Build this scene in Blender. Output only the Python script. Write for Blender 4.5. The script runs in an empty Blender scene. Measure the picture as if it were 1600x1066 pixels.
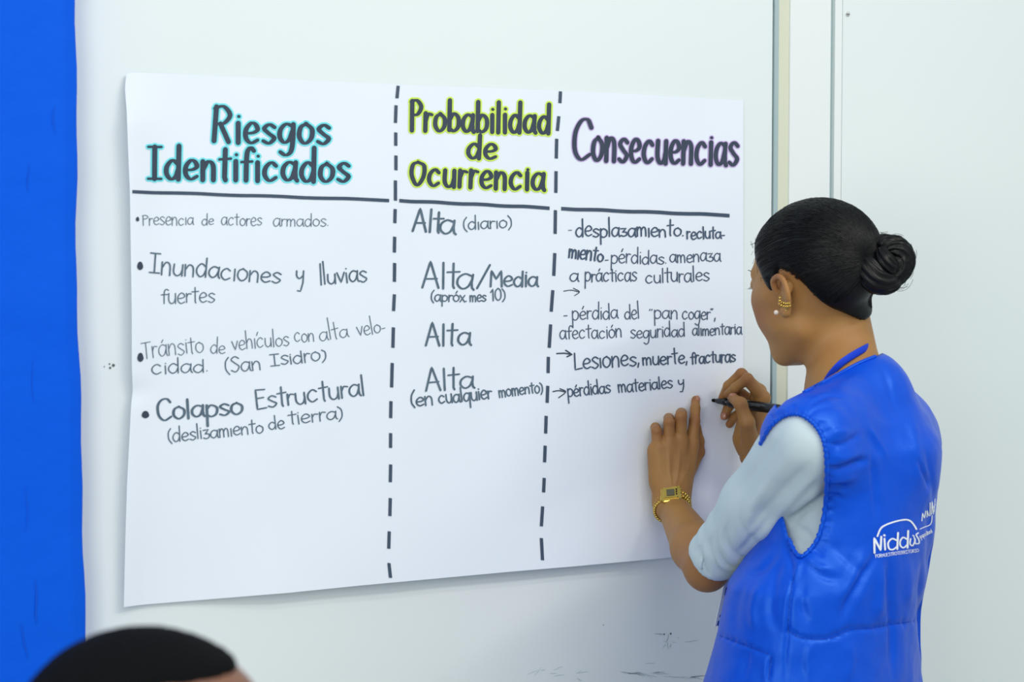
import bpy, bmesh, math, random
import numpy as np
from mathutils import Vector, Matrix
from mathutils.bvhtree import BVHTree
random.seed(4); np.random.seed(4)
C = bpy.context.scene.collection
# ---------------------------------------------------------------- camera
FPX = 3000.0; TILT = math.atan(150/3000.0); YAW = math.atan(3000/(5815*math.cos(TILT)))
CAM = np.array([0.0, -2.48, 1.55])
FW = np.array([math.sin(YAW)*math.cos(TILT), math.cos(YAW)*math.cos(TILT), -math.sin(TILT)])
RT = np.array([math.cos(YAW), -math.sin(YAW), 0.0])
UPV = np.array([math.sin(YAW)*math.sin(TILT), math.cos(YAW)*math.sin(TILT), math.cos(TILT)])
def ray(px, py): return FW + RT*((px-800)/FPX) - UPV*((py-533)/FPX)
def P(px, py, d): return CAM + ray(px, py)*d
def WP(px, py, off=0.0):                    # point on the plane at `off` metres in front of the back wall
    r = ray(px, py); return CAM + r*((-off-CAM[1])/r[1])
def to_px(V):
    V = np.asarray(V, float)-CAM; z = V@FW
    return 800+FPX*(V@RT)/z, 533-FPX*(V@UPV)/z, z
cd = bpy.data.cameras.new('camera'); cam = bpy.data.objects.new('camera', cd); C.objects.link(cam)
cd.sensor_width = 36; cd.lens = FPX/1600*36; cd.clip_start = 0.05
cam.matrix_world = Matrix(((RT[0], UPV[0], -FW[0], CAM[0]), (RT[1], UPV[1], -FW[1], CAM[1]), (RT[2], UPV[2], -FW[2], CAM[2]), (0, 0, 0, 1)))
cd.dof.use_dof = True; cd.dof.focus_distance = 2.82; cd.dof.aperture_fstop = 5.6
sc = bpy.context.scene; sc.camera = cam
sc.view_settings.view_transform = 'Standard'; sc.view_settings.look = 'None'
sc.view_settings.gamma = 1; sc.view_settings.use_curve_mapping = False; sc.view_settings.exposure = -0.21
# ---------------------------------------------------------------- light
w = bpy.data.worlds.new('room_light'); sc.world = w; w.use_nodes = True
w.node_tree.nodes['Background'].inputs[0].default_value = (0.80, 0.94, 1.0, 1); w.node_tree.nodes['Background'].inputs[1].default_value = 0.64
def area(name, loc, target, sx, sy, power, col=(1, 1, 1)):
    l = bpy.data.lights.new(name, 'AREA'); l.shape = 'RECTANGLE'; l.size = sx; l.size_y = sy; l.energy = power; l.color = col
    o = bpy.data.objects.new(name, l); C.objects.link(o); o.location = loc
    o.rotation_euler = (Vector(target)-Vector(loc)).to_track_quat('-Z', 'Y').to_euler(); return o
area('tube_light', (2.15, -2.2, 2.95), (1.6, -0.9, 0.6), 1.3, 0.10, 25, (1, .95, .88))
area('tube_light', (1.35, -1.6, 2.95), (1.3, -0.6, 0.8), 1.3, 0.10, 8, (1, .95, .88))
area('left_fill_light', (-0.9, -2.5, 1.55), (1.7, -0.35, 1.25), 1.0, 1.2, 30, (1, .97, .93))  # fill added at camera left to brighten the sleeve, not an actual window
area('tube_light', (0.3, -2.2, 2.95), (0.6, -0.4, 0.6), 1.3, 0.10, 6, (1, .95, .89))
area('tube_light', (1.0, -3.4, 2.95), (1.2, -0.4, 1.2), 2.6, 0.5, 14, (1, .95, .88))
# ---------------------------------------------------------------- materials
def srgb(c): return tuple(((x/255)/12.92 if x/255 <= .04045 else ((x/255+.055)/1.055)**2.4) for x in c)+(1,)
def mat(name, col, rough=.6, spec=.5, metal=0, bump=None, var=None, sub=0, sheen=0, attr=None, coat=0):
    m = bpy.data.materials.new(name); m.use_nodes = True; nt = m.node_tree; b = nt.nodes['Principled BSDF']
    col = srgb(col); b.inputs['Base Color'].default_value = col; b.inputs['Roughness'].default_value = rough
    b.inputs['Specular IOR Level'].default_value = spec; b.inputs['Metallic'].default_value = metal
    if coat: b.inputs['Coat Weight'].default_value = coat
    if sub:
        b.inputs['Subsurface Weight'].default_value = sub; b.inputs['Subsurface Radius'].default_value = (.9, .35, .2)
        b.inputs['Subsurface Scale'].default_value = .006
    if sheen: b.inputs['Sheen Weight'].default_value = sheen; b.inputs['Sheen Roughness'].default_value = .4
    tc = nt.nodes.new('ShaderNodeTexCoord')
    out = None
    if var:
        sc_, amt, c2 = var
        n = nt.nodes.new('ShaderNodeTexNoise'); n.inputs['Scale'].default_value = sc_; n.inputs['Detail'].default_value = 5
        nt.links.new(tc.outputs['Object'], n.inputs['Vector'])
        r = nt.nodes.new('ShaderNodeMapRange'); r.inputs[1].default_value = .35; r.inputs[2].default_value = .7; r.inputs[4].default_value = amt
        nt.links.new(n.outputs['Fac'], r.inputs[0])
        mx = nt.nodes.new('ShaderNodeMix'); mx.data_type = 'RGBA'; mx.inputs[6].default_value = col; mx.inputs[7].default_value = srgb(c2)
        nt.links.new(r.outputs[0], mx.inputs[0]); out = mx.outputs[2]
    if attr:
        a = nt.nodes.new('ShaderNodeAttribute'); a.attribute_name = attr[0]
        mx = nt.nodes.new('ShaderNodeMix'); mx.data_type = 'RGBA'; mx.inputs[6].default_value = col; mx.inputs[7].default_value = srgb(attr[1])
        if out: nt.links.new(out, mx.inputs[6])
        nt.links.new(a.outputs['Fac'], mx.inputs[0]); out = mx.outputs[2]
    if out: nt.links.new(out, b.inputs['Base Color'])
    if bump:
        sc_, st, dist = bump
        n = nt.nodes.new('ShaderNodeTexNoise'); n.inputs['Scale'].default_value = sc_; n.inputs['Detail'].default_value = 4
        nt.links.new(tc.outputs['Object'], n.inputs['Vector'])
        bp = nt.nodes.new('ShaderNodeBump'); bp.inputs['Strength'].default_value = st; bp.inputs['Distance'].default_value = dist
        nt.links.new(n.outputs['Fac'], bp.inputs['Height']); nt.links.new(bp.outputs[0], b.inputs['Normal'])
    return m
M = {}
M['wall'] = mat('white_wall_paint', (232, 239, 239), .42, .3, bump=(6, .15, .004), var=(1.3, .35, (223, 235, 238)))
M['trimw'] = mat('white_trim_paint', (234, 240, 240), .4, .3)
M['cream'] = mat('cream_strip', (216, 219, 198), .5, .3)
M['alu'] = mat('aluminium_edge', (176, 196, 198), .35, .5, .2)
M['gap'] = mat('panel_joint_gap', (120, 140, 146), .8, .2)
M['blue'] = mat('blue_wall_paint', (14, 94, 228), .5, .15, bump=(9, .6, .012), var=(5, .5, (12, 88, 226)))
M['floor'] = mat('floor_tile', (178, 180, 176), .35, .4, var=(3, .5, (160, 162, 158)))
M['paper'] = mat('flipchart_paper', (235, 242, 252), .55, .25, bump=(14, .06, .003))
M['ink'] = mat('black_marker_ink', (56, 68, 84), .5, .3, var=(60, .5, (70, 76, 96)))
M['inkd'] = mat('blue_black_marker_ink', (70, 88, 110), .5, .3, var=(60, .5, (84, 100, 124)))
M['inkr'] = mat('faded_black_ink', (66, 82, 102), .5, .3, var=(60, .4, (80, 94, 112)))
M['inkt'] = mat('grey_marker_ink', (84, 103, 120), .5, .3, var=(50, .6, (110, 132, 146)))
M['cyan'] = mat('cyan_highlighter', (120, 232, 242), .5, .3)
M['lime'] = mat('lime_highlighter', (212, 240, 96), .5, .3)
M['violet'] = mat('violet_highlighter', (205, 180, 232), .5, .3)
M['skin'] = mat('brown_skin', (168, 123, 70), .5, .35, bump=(260, .12, .0006), var=(30, .4, (154, 106, 60)), sub=.1, attr=('tint', (140, 80, 56)))
M['skin2'] = mat('dark_brown_skin', (128, 84, 60), .42, .5, var=(20, .5, (110, 70, 50)), sub=.1)
M['nail'] = mat('fingernail', (178, 122, 98), .25, .5)
M['hair'] = mat('black_hair', (8, 9, 11), .42, .26)
M['hair2'] = mat('short_black_hair', (8, 9, 11), .9, .12, bump=(300, .8, .002))
M['vest'] = mat('blue_satin_nylon', (6, 76, 212), .42, .8, bump=(30, .3, .005))
M['vest'].node_tree.nodes['Principled BSDF'].inputs['Specular Tint'].default_value = (.2, .55, 1, 1)
M['shirt'] = mat('pale_jersey_fabric', (200, 217, 221), .8, .2, bump=(30, .2, .003))
M['white'] = mat('white_print', (236, 242, 250), .6, .3)
M['stitch'] = mat('blue_thread', (12, 62, 176), .7, .3)
M['strap'] = mat('blue_lanyard_webbing', (14, 62, 205), .6, .3, bump=(400, .3, .0004))
M['gold'] = mat('gold_metal', (214, 180, 92), .22, .5, 1)
M['blue'].node_tree.nodes['Principled BSDF'].inputs['Specular Tint'].default_value = (.3, .6, 1, 1)
M['lcd'] = mat('watch_display_glass', (92, 88, 66), .12, .6)
M['dark'] = mat('dark_metal', (48, 44, 30), .3, .5, .6)
M['pearl'] = mat('pearl', (238, 222, 206), .15, .6, coat=.4)
M['black'] = mat('black_plastic', (20, 24, 30), .3, .5)
M['print'] = mat('grey_print', (112, 118, 124), .5, .3)
M['felt'] = mat('felt_nib', (10, 11, 13), .9, .2)
M['card'] = mat('white_card', (214, 224, 230), .35, .5)
M['cardb'] = mat('navy_print', (24, 52, 130), .4, .4)
M['trouser'] = mat('dark_denim', (34, 42, 62), .8, .2)
M['shoe'] = mat('white_shoe', (200, 200, 198), .5, .3)
M['grey'] = mat('grey_knit', (88, 94, 102), .85, .2)
M['scuff'] = mat('grey_scuff', (176, 194, 198), .7, .2)
M['scuff2'] = mat('dark_scuff', (96, 104, 106), .7, .2)
M['crack'] = mat('dark_paint_scratch', (13, 86, 212), .7, .2)
M['steel'] = mat('screw_steel', (205, 208, 204), .45, .5, .3)
M['chairp'] = mat('grey_chair_plastic', (70, 74, 80), .5, .4)
# ---------------------------------------------------------------- mesh helpers
def tag(o, label=None, cat=None, group=None, kind=None):
    for k, v in (('label', label), ('category', cat), ('group', group), ('kind', kind)):
        if v: o[k] = v
    return o
def obj(name, V, F, m, parent=None, smooth=True):
    me = bpy.data.meshes.new(name)
    if isinstance(F, np.ndarray) and len(F):
        V = np.asarray(V, np.float32); n = F.shape[1]
        me.vertices.add(len(V)); me.vertices.foreach_set('co', V.ravel())
        me.loops.add(F.size); me.loops.foreach_set('vertex_index', F.astype(np.int32).ravel())
        me.polygons.add(len(F)); me.polygons.foreach_set('loop_start', np.arange(0, F.size, n, dtype=np.int32))
        me.update(calc_edges=True)
    else: me.from_pydata([tuple(v) for v in V], [], F)
    me.validate(); me.update()
    me.polygons.foreach_set('use_smooth', [smooth]*len(me.polygons))
    me.materials.append(m)
    o = bpy.data.objects.new(name, me); C.objects.link(o)
    if parent: o.parent = parent; o.matrix_parent_inverse = parent.matrix_basis.inverted()
    return o
def empty(name, loc, **k):
    o = bpy.data.objects.new(name, None); C.objects.link(o); o.location = loc; o.empty_display_size = .1
    return tag(o, **k)
def box_vf(x0, x1, y0, y1, z0, z1):
    V = [(x, y, z) for x in (x0, x1) for y in (y0, y1) for z in (z0, z1)]
    return V, [(0, 1, 3, 2), (4, 6, 7, 5), (0, 4, 5, 1), (2, 3, 7, 6), (0, 2, 6, 4), (1, 5, 7, 3)]
def box(name, b, m, parent=None, bev=0):
    V, F = box_vf(*b); o = obj(name, V, F, m, parent, False)
    if bev:
        md = o.modifiers.new('b', 'BEVEL'); md.width = bev; md.segments = 3
        o.data.polygons.foreach_set('use_smooth', [True]*len(o.data.polygons))
    return o
class MB:
    def __init__(s): s.V = []; s.F = []
    def add(s, V, F):
        n = len(s.V); s.V += [tuple(v) for v in V]; s.F += [tuple(i+n for i in f) for f in F]
    def build(s, name, m, parent=None, smooth=True): return obj(name, s.V, s.F, m, parent, smooth)
def tube(pts, rad, n=8, closed=False, flat=1.0, up=None):
    pts = [np.asarray(p, float) for p in pts]; k = len(pts); V = []; F = []
    if not hasattr(rad, '__len__'): rad = [rad]*k
    ref = np.array([.13, .21, .97]) if up is None else np.asarray(up, float); px = None
    for i, p in enumerate(pts):
        a = pts[(i-1) % k] if (closed or i > 0) else p; b = pts[(i+1) % k] if (closed or i < k-1) else p
        t = b-a; t = t/(np.linalg.norm(t)+1e-12)
        x = (ref if px is None or up is not None else px); x = x-t*(x@t); x /= np.linalg.norm(x)+1e-12; px = x; y = np.cross(t, x)
        for j in range(n):
            q = 2*math.pi*j/n; V.append(p+rad[i]*(math.cos(q)*x*flat+math.sin(q)*y))
    for i in range(k if closed else k-1):
        for j in range(n):
            a = i*n+j; b = i*n+(j+1) % n; c = ((i+1) % k)*n+(j+1) % n; d = ((i+1) % k)*n+j; F.append((a, b, c, d))
    if not closed:
        F.append(tuple(range(n-1, -1, -1))); F.append(tuple(range((k-1)*n, k*n)))
    return V, F
def ellipsoid(c, ax, r, nu=14, nv=9):
    V = []; F = []; c = np.asarray(c, float); ax = [np.asarray(a, float) for a in ax]
    for i in range(nv+1):
        th = math.pi*i/nv
        for j in range(nu):
            ph = 2*math.pi*j/nu
            V.append(c+ax[0]*r[0]*math.sin(th)*math.cos(ph)+ax[1]*r[1]*math.sin(th)*math.sin(ph)+ax[2]*r[2]*math.cos(th))
    for i in range(nv):
        for j in range(nu): F.append((i*nu+j, (i+1)*nu+j, (i+1)*nu+(j+1) % nu, i*nu+(j+1) % nu))
    return V, F
def catmull(pts, n=6):
    p = [np.asarray(q, float) for q in pts]; out = []
    for i in range(len(p)-1):
        a = p[i-1] if i else 2*p[0]-p[1]; b = p[i]; c = p[i+1]; d = p[i+2] if i+2 < len(p) else 2*p[-1]-p[-2]
        for k in range(n):
            t = k/n; out.append(.5*((2*b)+(c-a)*t+(2*a-5*b+4*c-d)*t*t+(3*b-a-3*c+d)*t**3))
    out.append(p[-1]); return out
# ---------------------------------------------------------------- the setting
xw = lambda px, py=300: float(WP(px, py)[0])
box('wall_back', (-3.2, xw(1205.5), 0.0, .12, 0, 3.1), M['wall'])['kind'] = 'structure'
wallR = box('wall_right', (xw(1313.3), 5.6, -.002, .12, 0, 3.1), M['wall']); wallR['kind'] = 'structure'
for i, (a, b, y0, m) in enumerate([(1205.7, 1207, .006, 'gap'), (1207, 1213, -.004, 'alu'), (1213, 1229.5, -.003, 'cream'), (1229.5, 1292.5, -.006, 'trimw'),
                     (1292.5, 1301, .004, 'alu'), (1301, 1312, -.003, 'trimw'), (1312, 1313.3, .006, 'gap')]):
    o = box('trim_%d' % (i+1), (xw(a), xw(b), y0, .12, 0, 3.1), M[m]); o['kind'] = 'structure'
box('floor', (-3.2, 5.6, -6, .12, -.1, 0), M['floor'])['kind'] = 'structure'
# blue pillar with a rounded, slightly wavy edge
def pillar():
    xe = float(WP(131, 1000, .046)[0]); V = []; F = []; nz = 110
    prof = [(-1.2, -.052), (-.5, -.052), (-.1, -.052), (-.022, -.052), (-.017, -.0518), (-.0145, -.0508), (-.008, -.0485), (-.002, -.0462), (-.0005, -.0448), (0, -.042), (0, -.02), (0, .002)]
    for i in range(nz+1):
        z = 3.1*i/nz; wv = .0018*math.sin(z*7.3)+.0012*math.sin(z*19+1)+.0009*math.sin(z*47); ln = -.003*(z-1.35)
        for (x, y) in prof:
            k = max(0, 1+x/.1); V.append((xe+x+wv*k+ln*k, y+.0012*math.sin(z*9+x*30), z))
    n = len(prof)
    for i in range(nz):
        for j in range(n-1): F.append((i*n+j, i*n+j+1, (i+1)*n+j+1, (i+1)*n+j))
    return obj('wall_left', V, F, M['blue'])
pl = pillar(); pl['kind'] = 'structure'
# scratches in the blue paint
mb = MB()
def PB(px, py, o=.0535):
    return WP(px, py, o)
def ribbon3(pts, w, off, fn, mb):
    p = np.array(pts, float); k = len(p); L = []; 
    for i in range(k):
        t = p[min(i+1, k-1)]-p[max(i-1, 0)]; t = t/(np.linalg.norm(t)+1e-9); nrm = np.array([-t[1], t[0]])
        ww = w*(.25+.75*math.sin(math.pi*(i+.5)/k))/2
        L += [fn(*(p[i]+nrm*ww)), fn(*(p[i]-nrm*ww))]
    mb.add(L, [(2*i, 2*i+1, 2*i+3, 2*i+2) for i in range(k-1)])
for pts, w in [([(46, 255), (45, 270), (43, 285), (44, 300)], 1.2), ([(86, 165), (83, 180), (84, 195), (88, 210)], 1.2), ([(55, 905), (57, 930), (56, 960), (58, 975)], 2.0),
               ([(34, 975), (37, 1000), (44, 1030)], 1.6), ([(52, 560), (50, 600), (53, 630)], .8), ([(40, 760), (43, 800), (41, 830)], .8)]:
    ribbon3(catmull(pts, 4), w, 0, lambda a, b: PB(a, b), mb)
mb.build('paint_scratch', M['crack'], pl, False)
mb = MB(); V, F = ellipsoid(WP(112.5, 162, .03), np.eye(3), (.003, .006, .007)); mb.add(V, F); mb.build('paint_chip', M['scuff2'], pl)
# scuffs on the white wall
wall = bpy.data.objects['wall_back']
mb = MB(); mb2 = MB(); R = random.Random(2)
def scuff(mbx, x, y, l, a, w):
    n = 6; pts = [(x+l*i/n*math.cos(a)+R.uniform(-.5, .5), y+l*i/n*math.sin(a)+R.uniform(-.6, .6)) for i in range(n+1)]
    ribbon3(pts, w, 0, lambda p, q: WP(p, q, .0006), mbx)
for i in range(26):
    t = R.random(); scuff(mb, 965+120*t, 1050+9*t+R.gauss(0, 1.4), R.uniform(6, 26), R.gauss(.08, .12), R.uniform(.4, 1.1))
for i in range(9): scuff(mb, R.gauss(855, 22), R.gauss(1050, 4), R.uniform(6, 22), R.gauss(-.05, .3), R.uniform(.4, 1.0))
for i in range(12): scuff(mb, R.gauss(1046, 6), R.gauss(1001, 6), R.uniform(4, 10), R.uniform(0, 3), R.uniform(.5, 1.1))
scuff(mb, 1022, 991, 14, .02, 1.4); scuff(mb, 1070, 1004, 22, -.15, 1.0); scuff(mb, 1008, 1037, 16, 0, .9)
for (x, y, r) in [(1038, 991.5, 1.6), (1048, 990.5, 1.9), (943, 977, .9), (177, 571, 2.4), (172, 575, 1.8), (163, 573, 1.0), (171, 569, 1.3)]:
    c = WP(x, y, .0008); q = [c+np.array([math.cos(a)*r/1100*R.uniform(.7, 1.2), 0, math.sin(a)*r/1100]) for a in np.linspace(0, 2*math.pi, 10)[:-1]]
    mb2.add(q, [tuple(range(9))])
mb.build('scuff_mark', M['scuff'], wall, False); mb2.build('dirt_spot', M['scuff2'], wall, False)
# screw in the right-hand panel
V, F = ellipsoid(WP(1325, 22, .003), np.eye(3), (.0038, .0022, .0038)); scr = obj('screw', V, F, M['steel'], wallR)
c = WP(1325, 22, .0052); box('screw_slot', (c[0]-.0025, c[0]+.0025, c[1]-.0006, c[1]+.0006, c[2]-.0005, c[2]+.0005), M['dark'], scr)
# ---------------------------------------------------------------- the paper sheet
def interp(poly, t): return float(np.interp(t, [p[0] for p in poly], [p[1] for p in poly]))
LEFT = [(113, 199), (118, 197), (139, 195.2), (174, 198), (230, 200), (277, 202), (298, 203), (400, 204.5), (500, 206), (570, 206), (610, 207.5), (632, 205), (755, 198.6), (840, 196), (949, 193.5)]
TOP = [(195, 118), (204, 113), (252, 114.4), (328, 118), (625, 132), (900, 142.5), (990, 147), (1161, 157)]
BOT = [(193, 949), (225, 945), (450, 926.7), (560, 915.5), (800, 893.4), (900, 885), (1047, 871.6), (1161, 861)]
def Lx(y): return interp(LEFT, y)
def Rx(y): return 1161.5
def Ty(x): return interp(TOP, x)
def By(x): return interp(BOT, x)
def uv_of(px, py):
    u = (px-Lx(py))/(Rx(py)-Lx(py)); v = (py-Ty(px))/(By(px)-Ty(px)); return min(max(u, 0), 1), min(max(v, 0), 1)
def poff(u, v):
    e = math.exp(-(u/.045)**1.5)*(.017*(1-.45*v))*min(1, v*9+.15)
    b = .018*max(0, (v-.55)/.45)**1.3*min(1, max(0, u-.03)/.22)
    wv = .0012*math.sin(u*9+v*3)*v+.0008*math.sin(v*17+u*11)*min(1, v*4)+.0006*math.sin(u*31+2*math.sin(v*9))
    cr = .004*math.exp(-((v-.60)/.02)**2-(u/.03)**2)
    return .0035+e+b+wv*.9-cr
def PP(px, py, eps=0.0): u, v = uv_of(px, py); return WP(px, py, poff(u, v)+eps)
NU, NV = 150, 110; V = []
for j in range(NV+1):
    v = j/NV
    for i in range(NU+1):
        u = i/NU; u = u**1.25; x = 196+u*(1161.5-196)
        for _ in range(3):
            y = Ty(x)+v*(By(x)-Ty(x)); x = Lx(y)+u*(Rx(y)-Lx(y))
        V.append(WP(x, y, poff(u, v)))
F = [(j*(NU+1)+i, (j+1)*(NU+1)+i, (j+1)*(NU+1)+i+1, j*(NU+1)+i+1) for j in range(NV) for i in range(NU)]
pc = PP(680, 530)
W_ = NU+1; nF = len(V); B = [np.array(v)+np.array([0, .0004, 0]) for v in V]; V = [np.array(v) for v in V]
F += [tuple(i+nF for i in f[::-1]) for f in list(F)]
edge = list(range(W_))+[j*W_+NU for j in range(1, NV+1)]+[NV*W_+i for i in range(NU-1, -1, -1)]+[j*W_ for j in range(NV-1, 0, -1)]
n0 = 2*nF; RV = [V[i] for i in edge]+[B[i] for i in edge]; ne = len(edge)
F += [(n0+i, n0+(i+1) % ne, n0+ne+(i+1) % ne, n0+ne+i) for i in range(ne)]
paper = obj('paper_sheet', V+B+RV, F, M['paper'])
tag(paper, 'large white paper chart with a handwritten three-column table on the white wall', 'poster')
# ---------------------------------------------------------------- handwriting: single-stroke letters
A0 = '.82,.88 .45,1 .12,.72 .08,.3 .34,.02 .64,.18 .82,.62'
G = {
'a': (1.0, [A0, '/.86,.98 .82,.45 .86,.12 .96,0']), 'b': (.95, ['/.1,1.9 .1,.05', '.1,.6 .42,.98 .8,.75 .8,.25 .45,0 .1,.15']),
'c': (1.0, ['.8,.82 .5,1 .15,.72 .1,.3 .4,0 .8,.18']), 'd': (1.0, ['.78,.8 .45,1 .12,.7 .08,.3 .35,0 .65,.15 .8,.5', '/.84,1.9 .82,0']),
'e': (.92, ['.14,.48 .55,.52 .8,.68 .68,.93 .42,1 .12,.68 .12,.25 .42,0 .82,.15']), 'f': (.7, ['.78,1.7 .58,1.9 .38,1.65 .32,1.0 .3,0', '/0,.98 .68,1.02']),
'g': (1.0, [A0, '.86,.98 .85,.1 .75,-.55 .45,-.8 .12,-.6']), 'h': (.95, ['/.1,1.9 .1,0', '.1,.55 .4,1 .72,.8 .76,0']),
'i': (.34, ['/.14,1 .16,0', '*.17,1.42']), 'ı': (.34, ['/.14,1 .16,0']), 'l': (.36, ['/.14,1.9 .14,0']),
'm': (1.25, ['/.08,1 .1,0', '.1,.6 .3,1 .52,.8 .54,0', '.54,.6 .78,1 1.02,.8 1.06,0']), 'n': (.95, ['/.08,1 .1,0', '.1,.55 .4,1 .72,.8 .76,0']),
'o': (.95, ['.5,1 .15,.8 .08,.32 .4,0 .78,.25 .82,.72 .45,1.0']), 'p': (.95, ['/.12,1 .1,-.8', '.12,.7 .42,1 .82,.75 .76,.22 .42,0 .12,.15']),
'q': (1.0, [A0, '/.86,1 .84,-.8']), 'r': (.66, ['/.1,1 .1,0', '.1,.55 .3,.95 .62,.92']), 's': (.82, ['.74,.85 .42,1 .12,.78 .4,.52 .72,.28 .42,0 .06,.12']),
't': (.72, ['/.36,1.75 .34,.15 .4,0', '/0,1.12 .72,1.18']), 'u': (.95, ['.1,1 .1,.3 .36,0 .66,.15 .78,.5', '/.79,1 .8,0']),
'v': (.82, ['/.05,1 .4,0 .75,1']), 'x': (.78, ['/.05,1 .7,0', '/.7,1 .05,0']), 'y': (.9, ['.1,1 .12,.55 .4,.35 .74,.6', '/.8,1 .74,.0 .5,-.75 .2,-.7']),
'z': (.85, ['/.08,.9 .7,.95 .3,.5', '.3,.5 .72,.45 .7,.1 .35,-.02 .08,.08']),
'A': (1.05, ['/0,0 .45,1.9 .92,0', '/.14,.62 .84,.66']), 'C': (1.1, ['1.02,1.5 .8,1.88 .42,1.8 .12,1.2 .14,.4 .5,0 1.0,.25']),
'E': (.95, ['/.85,1.8 .12,1.85 .12,0 .85,.05', '/.12,.95 .7,.98']), 'I': (.92, ['/.42,1.85 .42,.02', '/.02,1.85 .84,1.85', '/.02,.02 .84,.02']),
'L': (.9, ['/.12,1.85 .1,0 .85,.12']), 'M': (1.25, ['/.1,0 .15,1.85 .6,.7 1.05,1.85 1.12,0']), 'O': (1.15, ['.55,1.9 .15,1.5 .08,.6 .5,0 .95,.5 .98,1.4 .5,1.9']),
'P': (.95, ['/.12,1.85 .14,0', '.02,1.8 .5,1.9 .85,1.45 .6,.95 .16,.88']), 'R': (1.05, ['/.12,1.85 .12,0', '.02,1.75 .5,1.9 .88,1.45 .6,.98 .18,.9', '/.4,.92 .9,0']),
'S': (.95, ['.85,1.6 .5,1.9 .15,1.5 .45,1.0 .82,.55 .5,0 .08,.2']), 'T': (1.0, ['/0,1.8 .98,1.9', '/.48,1.85 .45,0']), 'N': (1.1, ['/.1,0 .12,1.85 .88,.05 .92,1.85']),
'(': (.5, ['.42,1.7 .12,1.1 .1,.3 .4,-.25']), ')': (.5, ['.08,1.7 .38,1.1 .38,.3 .08,-.25']), '/': (.8, ['/.05,-.15 .75,1.95']), '-': (.55, ['/.05,.5 .45,.52']),
'.': (.3, ['*.12,.08']), ',': (.35, ['/.18,.15 .08,-.22']), '"': (.5, ['/.1,1.7 .05,1.3', '/.34,1.7 .28,1.3']), '1': (.5, ['/.02,1.3 .3,1.8 .3,0']), '0': (.9, ['.45,1.6 .12,1.2 .1,.4 .45,0 .78,.4 .75,1.25 .45,1.6']),
'U': (1.0, ['.1,1.85 .1,.5 .45,0 .85,.5 .85,1.85']), 'B': (.95, ['/.12,1.85 .12,0', '.12,1.85 .7,1.6 .6,1.05 .12,.95 .8,.7 .75,.15 .12,0']), ' ': (.6, [])}
for ch, base in (('á', 'a'), ('é', 'e'), ('ó', 'o'), ('í', 'ı')): G[ch] = (G[base][0], G[base][1]+['/.42,1.3 .58,1.62'])
def strokes_of(text, x0, y0, x1, y1, h, asc=1.9, desc=.8, jit=.04, slant=0.0, seed=0, hl=None, gap=0.0):
    rr = random.Random(seed*31+len(text)); out = []; adv = sum(G[c][0]+gap for c in text)-.12-gap
    L = math.hypot(x1-x0, y1-y0); dx, dy = (x1-x0)/L, (y1-y0)/L; sx = L/adv; s = 0
    for ch in text:
        a, st = G[ch]; jy = rr.uniform(-jit, jit)*h; js = 1+rr.uniform(-jit, jit)*1.5; jr = rr.uniform(-jit, jit)*.8
        for q in st:
            dot = q[0] == '*'; straight = q[0] == '/'; pts = [tuple(map(float, t.split(','))) for t in q.lstrip('*/').split()]
            hh = h if hl is None else h+(hl-h)*(s/adv)
            def mp(x, y):
                if y > 1: y = 1+(y-1)*(asc-1)/.9
                if y < 0: y *= desc/.8
                y *= js; X = (s+x+(slant+jr)*y*.5)*sx; Y = y*hh+jy
                return (x0+dx*X+dy*Y, y0+dy*X-dx*Y)
            if dot: c = mp(*pts[0]); out.append([(c[0]-.25, c[1]), (c[0]+.25, c[1]+.2)])
            elif straight: out.append([mp(*p) for p in pts])
            else: out.append([tuple(p) for p in catmull([mp(*p) for p in pts], 5)])
        s += a+gap
    return out
LAY = [0]
def ink(mb, stroke, w, fn, eps0, contrast=0.0, grow=0.0, step=3.0):
    """one pen stroke as a flat ribbon with round ends lying on the surface given by fn"""
    p = [np.array(stroke[0], float)]
    for q in stroke[1:]:
        q = np.array(q, float); d = np.linalg.norm(q-p[-1]); n = max(1, int(d/step)); a = p[-1]
        for k in range(1, n+1): p.append(a+(q-a)*k/n)
    LAY[0] += 1; e = eps0+(LAY[0] % 60)*4e-6; k = len(p); V = []
    T = [p[min(i+1, k-1)]-p[max(i-1, 0)] for i in range(k)]; T = [t/(np.linalg.norm(t)+1e-9) for t in T]
    W = []
    for i in range(k):
        ww = w*(1-contrast*(1-abs(T[i][1])**1.3))+grow; W.append(ww/2)
    for i in range(k):
        nr = np.array([-T[i][1], T[i][0]]); V += [p[i]+nr*W[i], p[i]-nr*W[i]]
    F = [(2*i, 2*i+1, 2*i+3, 2*i+2) for i in range(k-1)]
    for end, t, wi, sg in ((0, T[0], W[0], -1), (k-1, T[-1], W[-1], 1)):
        nr = np.array([-t[1], t[0]]); b = len(V); m = 5
        for j in range(1, m): 
            a = math.pi*j/m; V.append(p[end]+nr*wi*math.cos(a)+t*sg*wi*math.sin(a))
        F.append(tuple([2*end]+list(range(b, b+m-1))+[2*end+1]))
    P3 = [fn(v[0], v[1], e) for v in V]
    if any(q is None for q in P3): return
    mb.add(P3, F)
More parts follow.
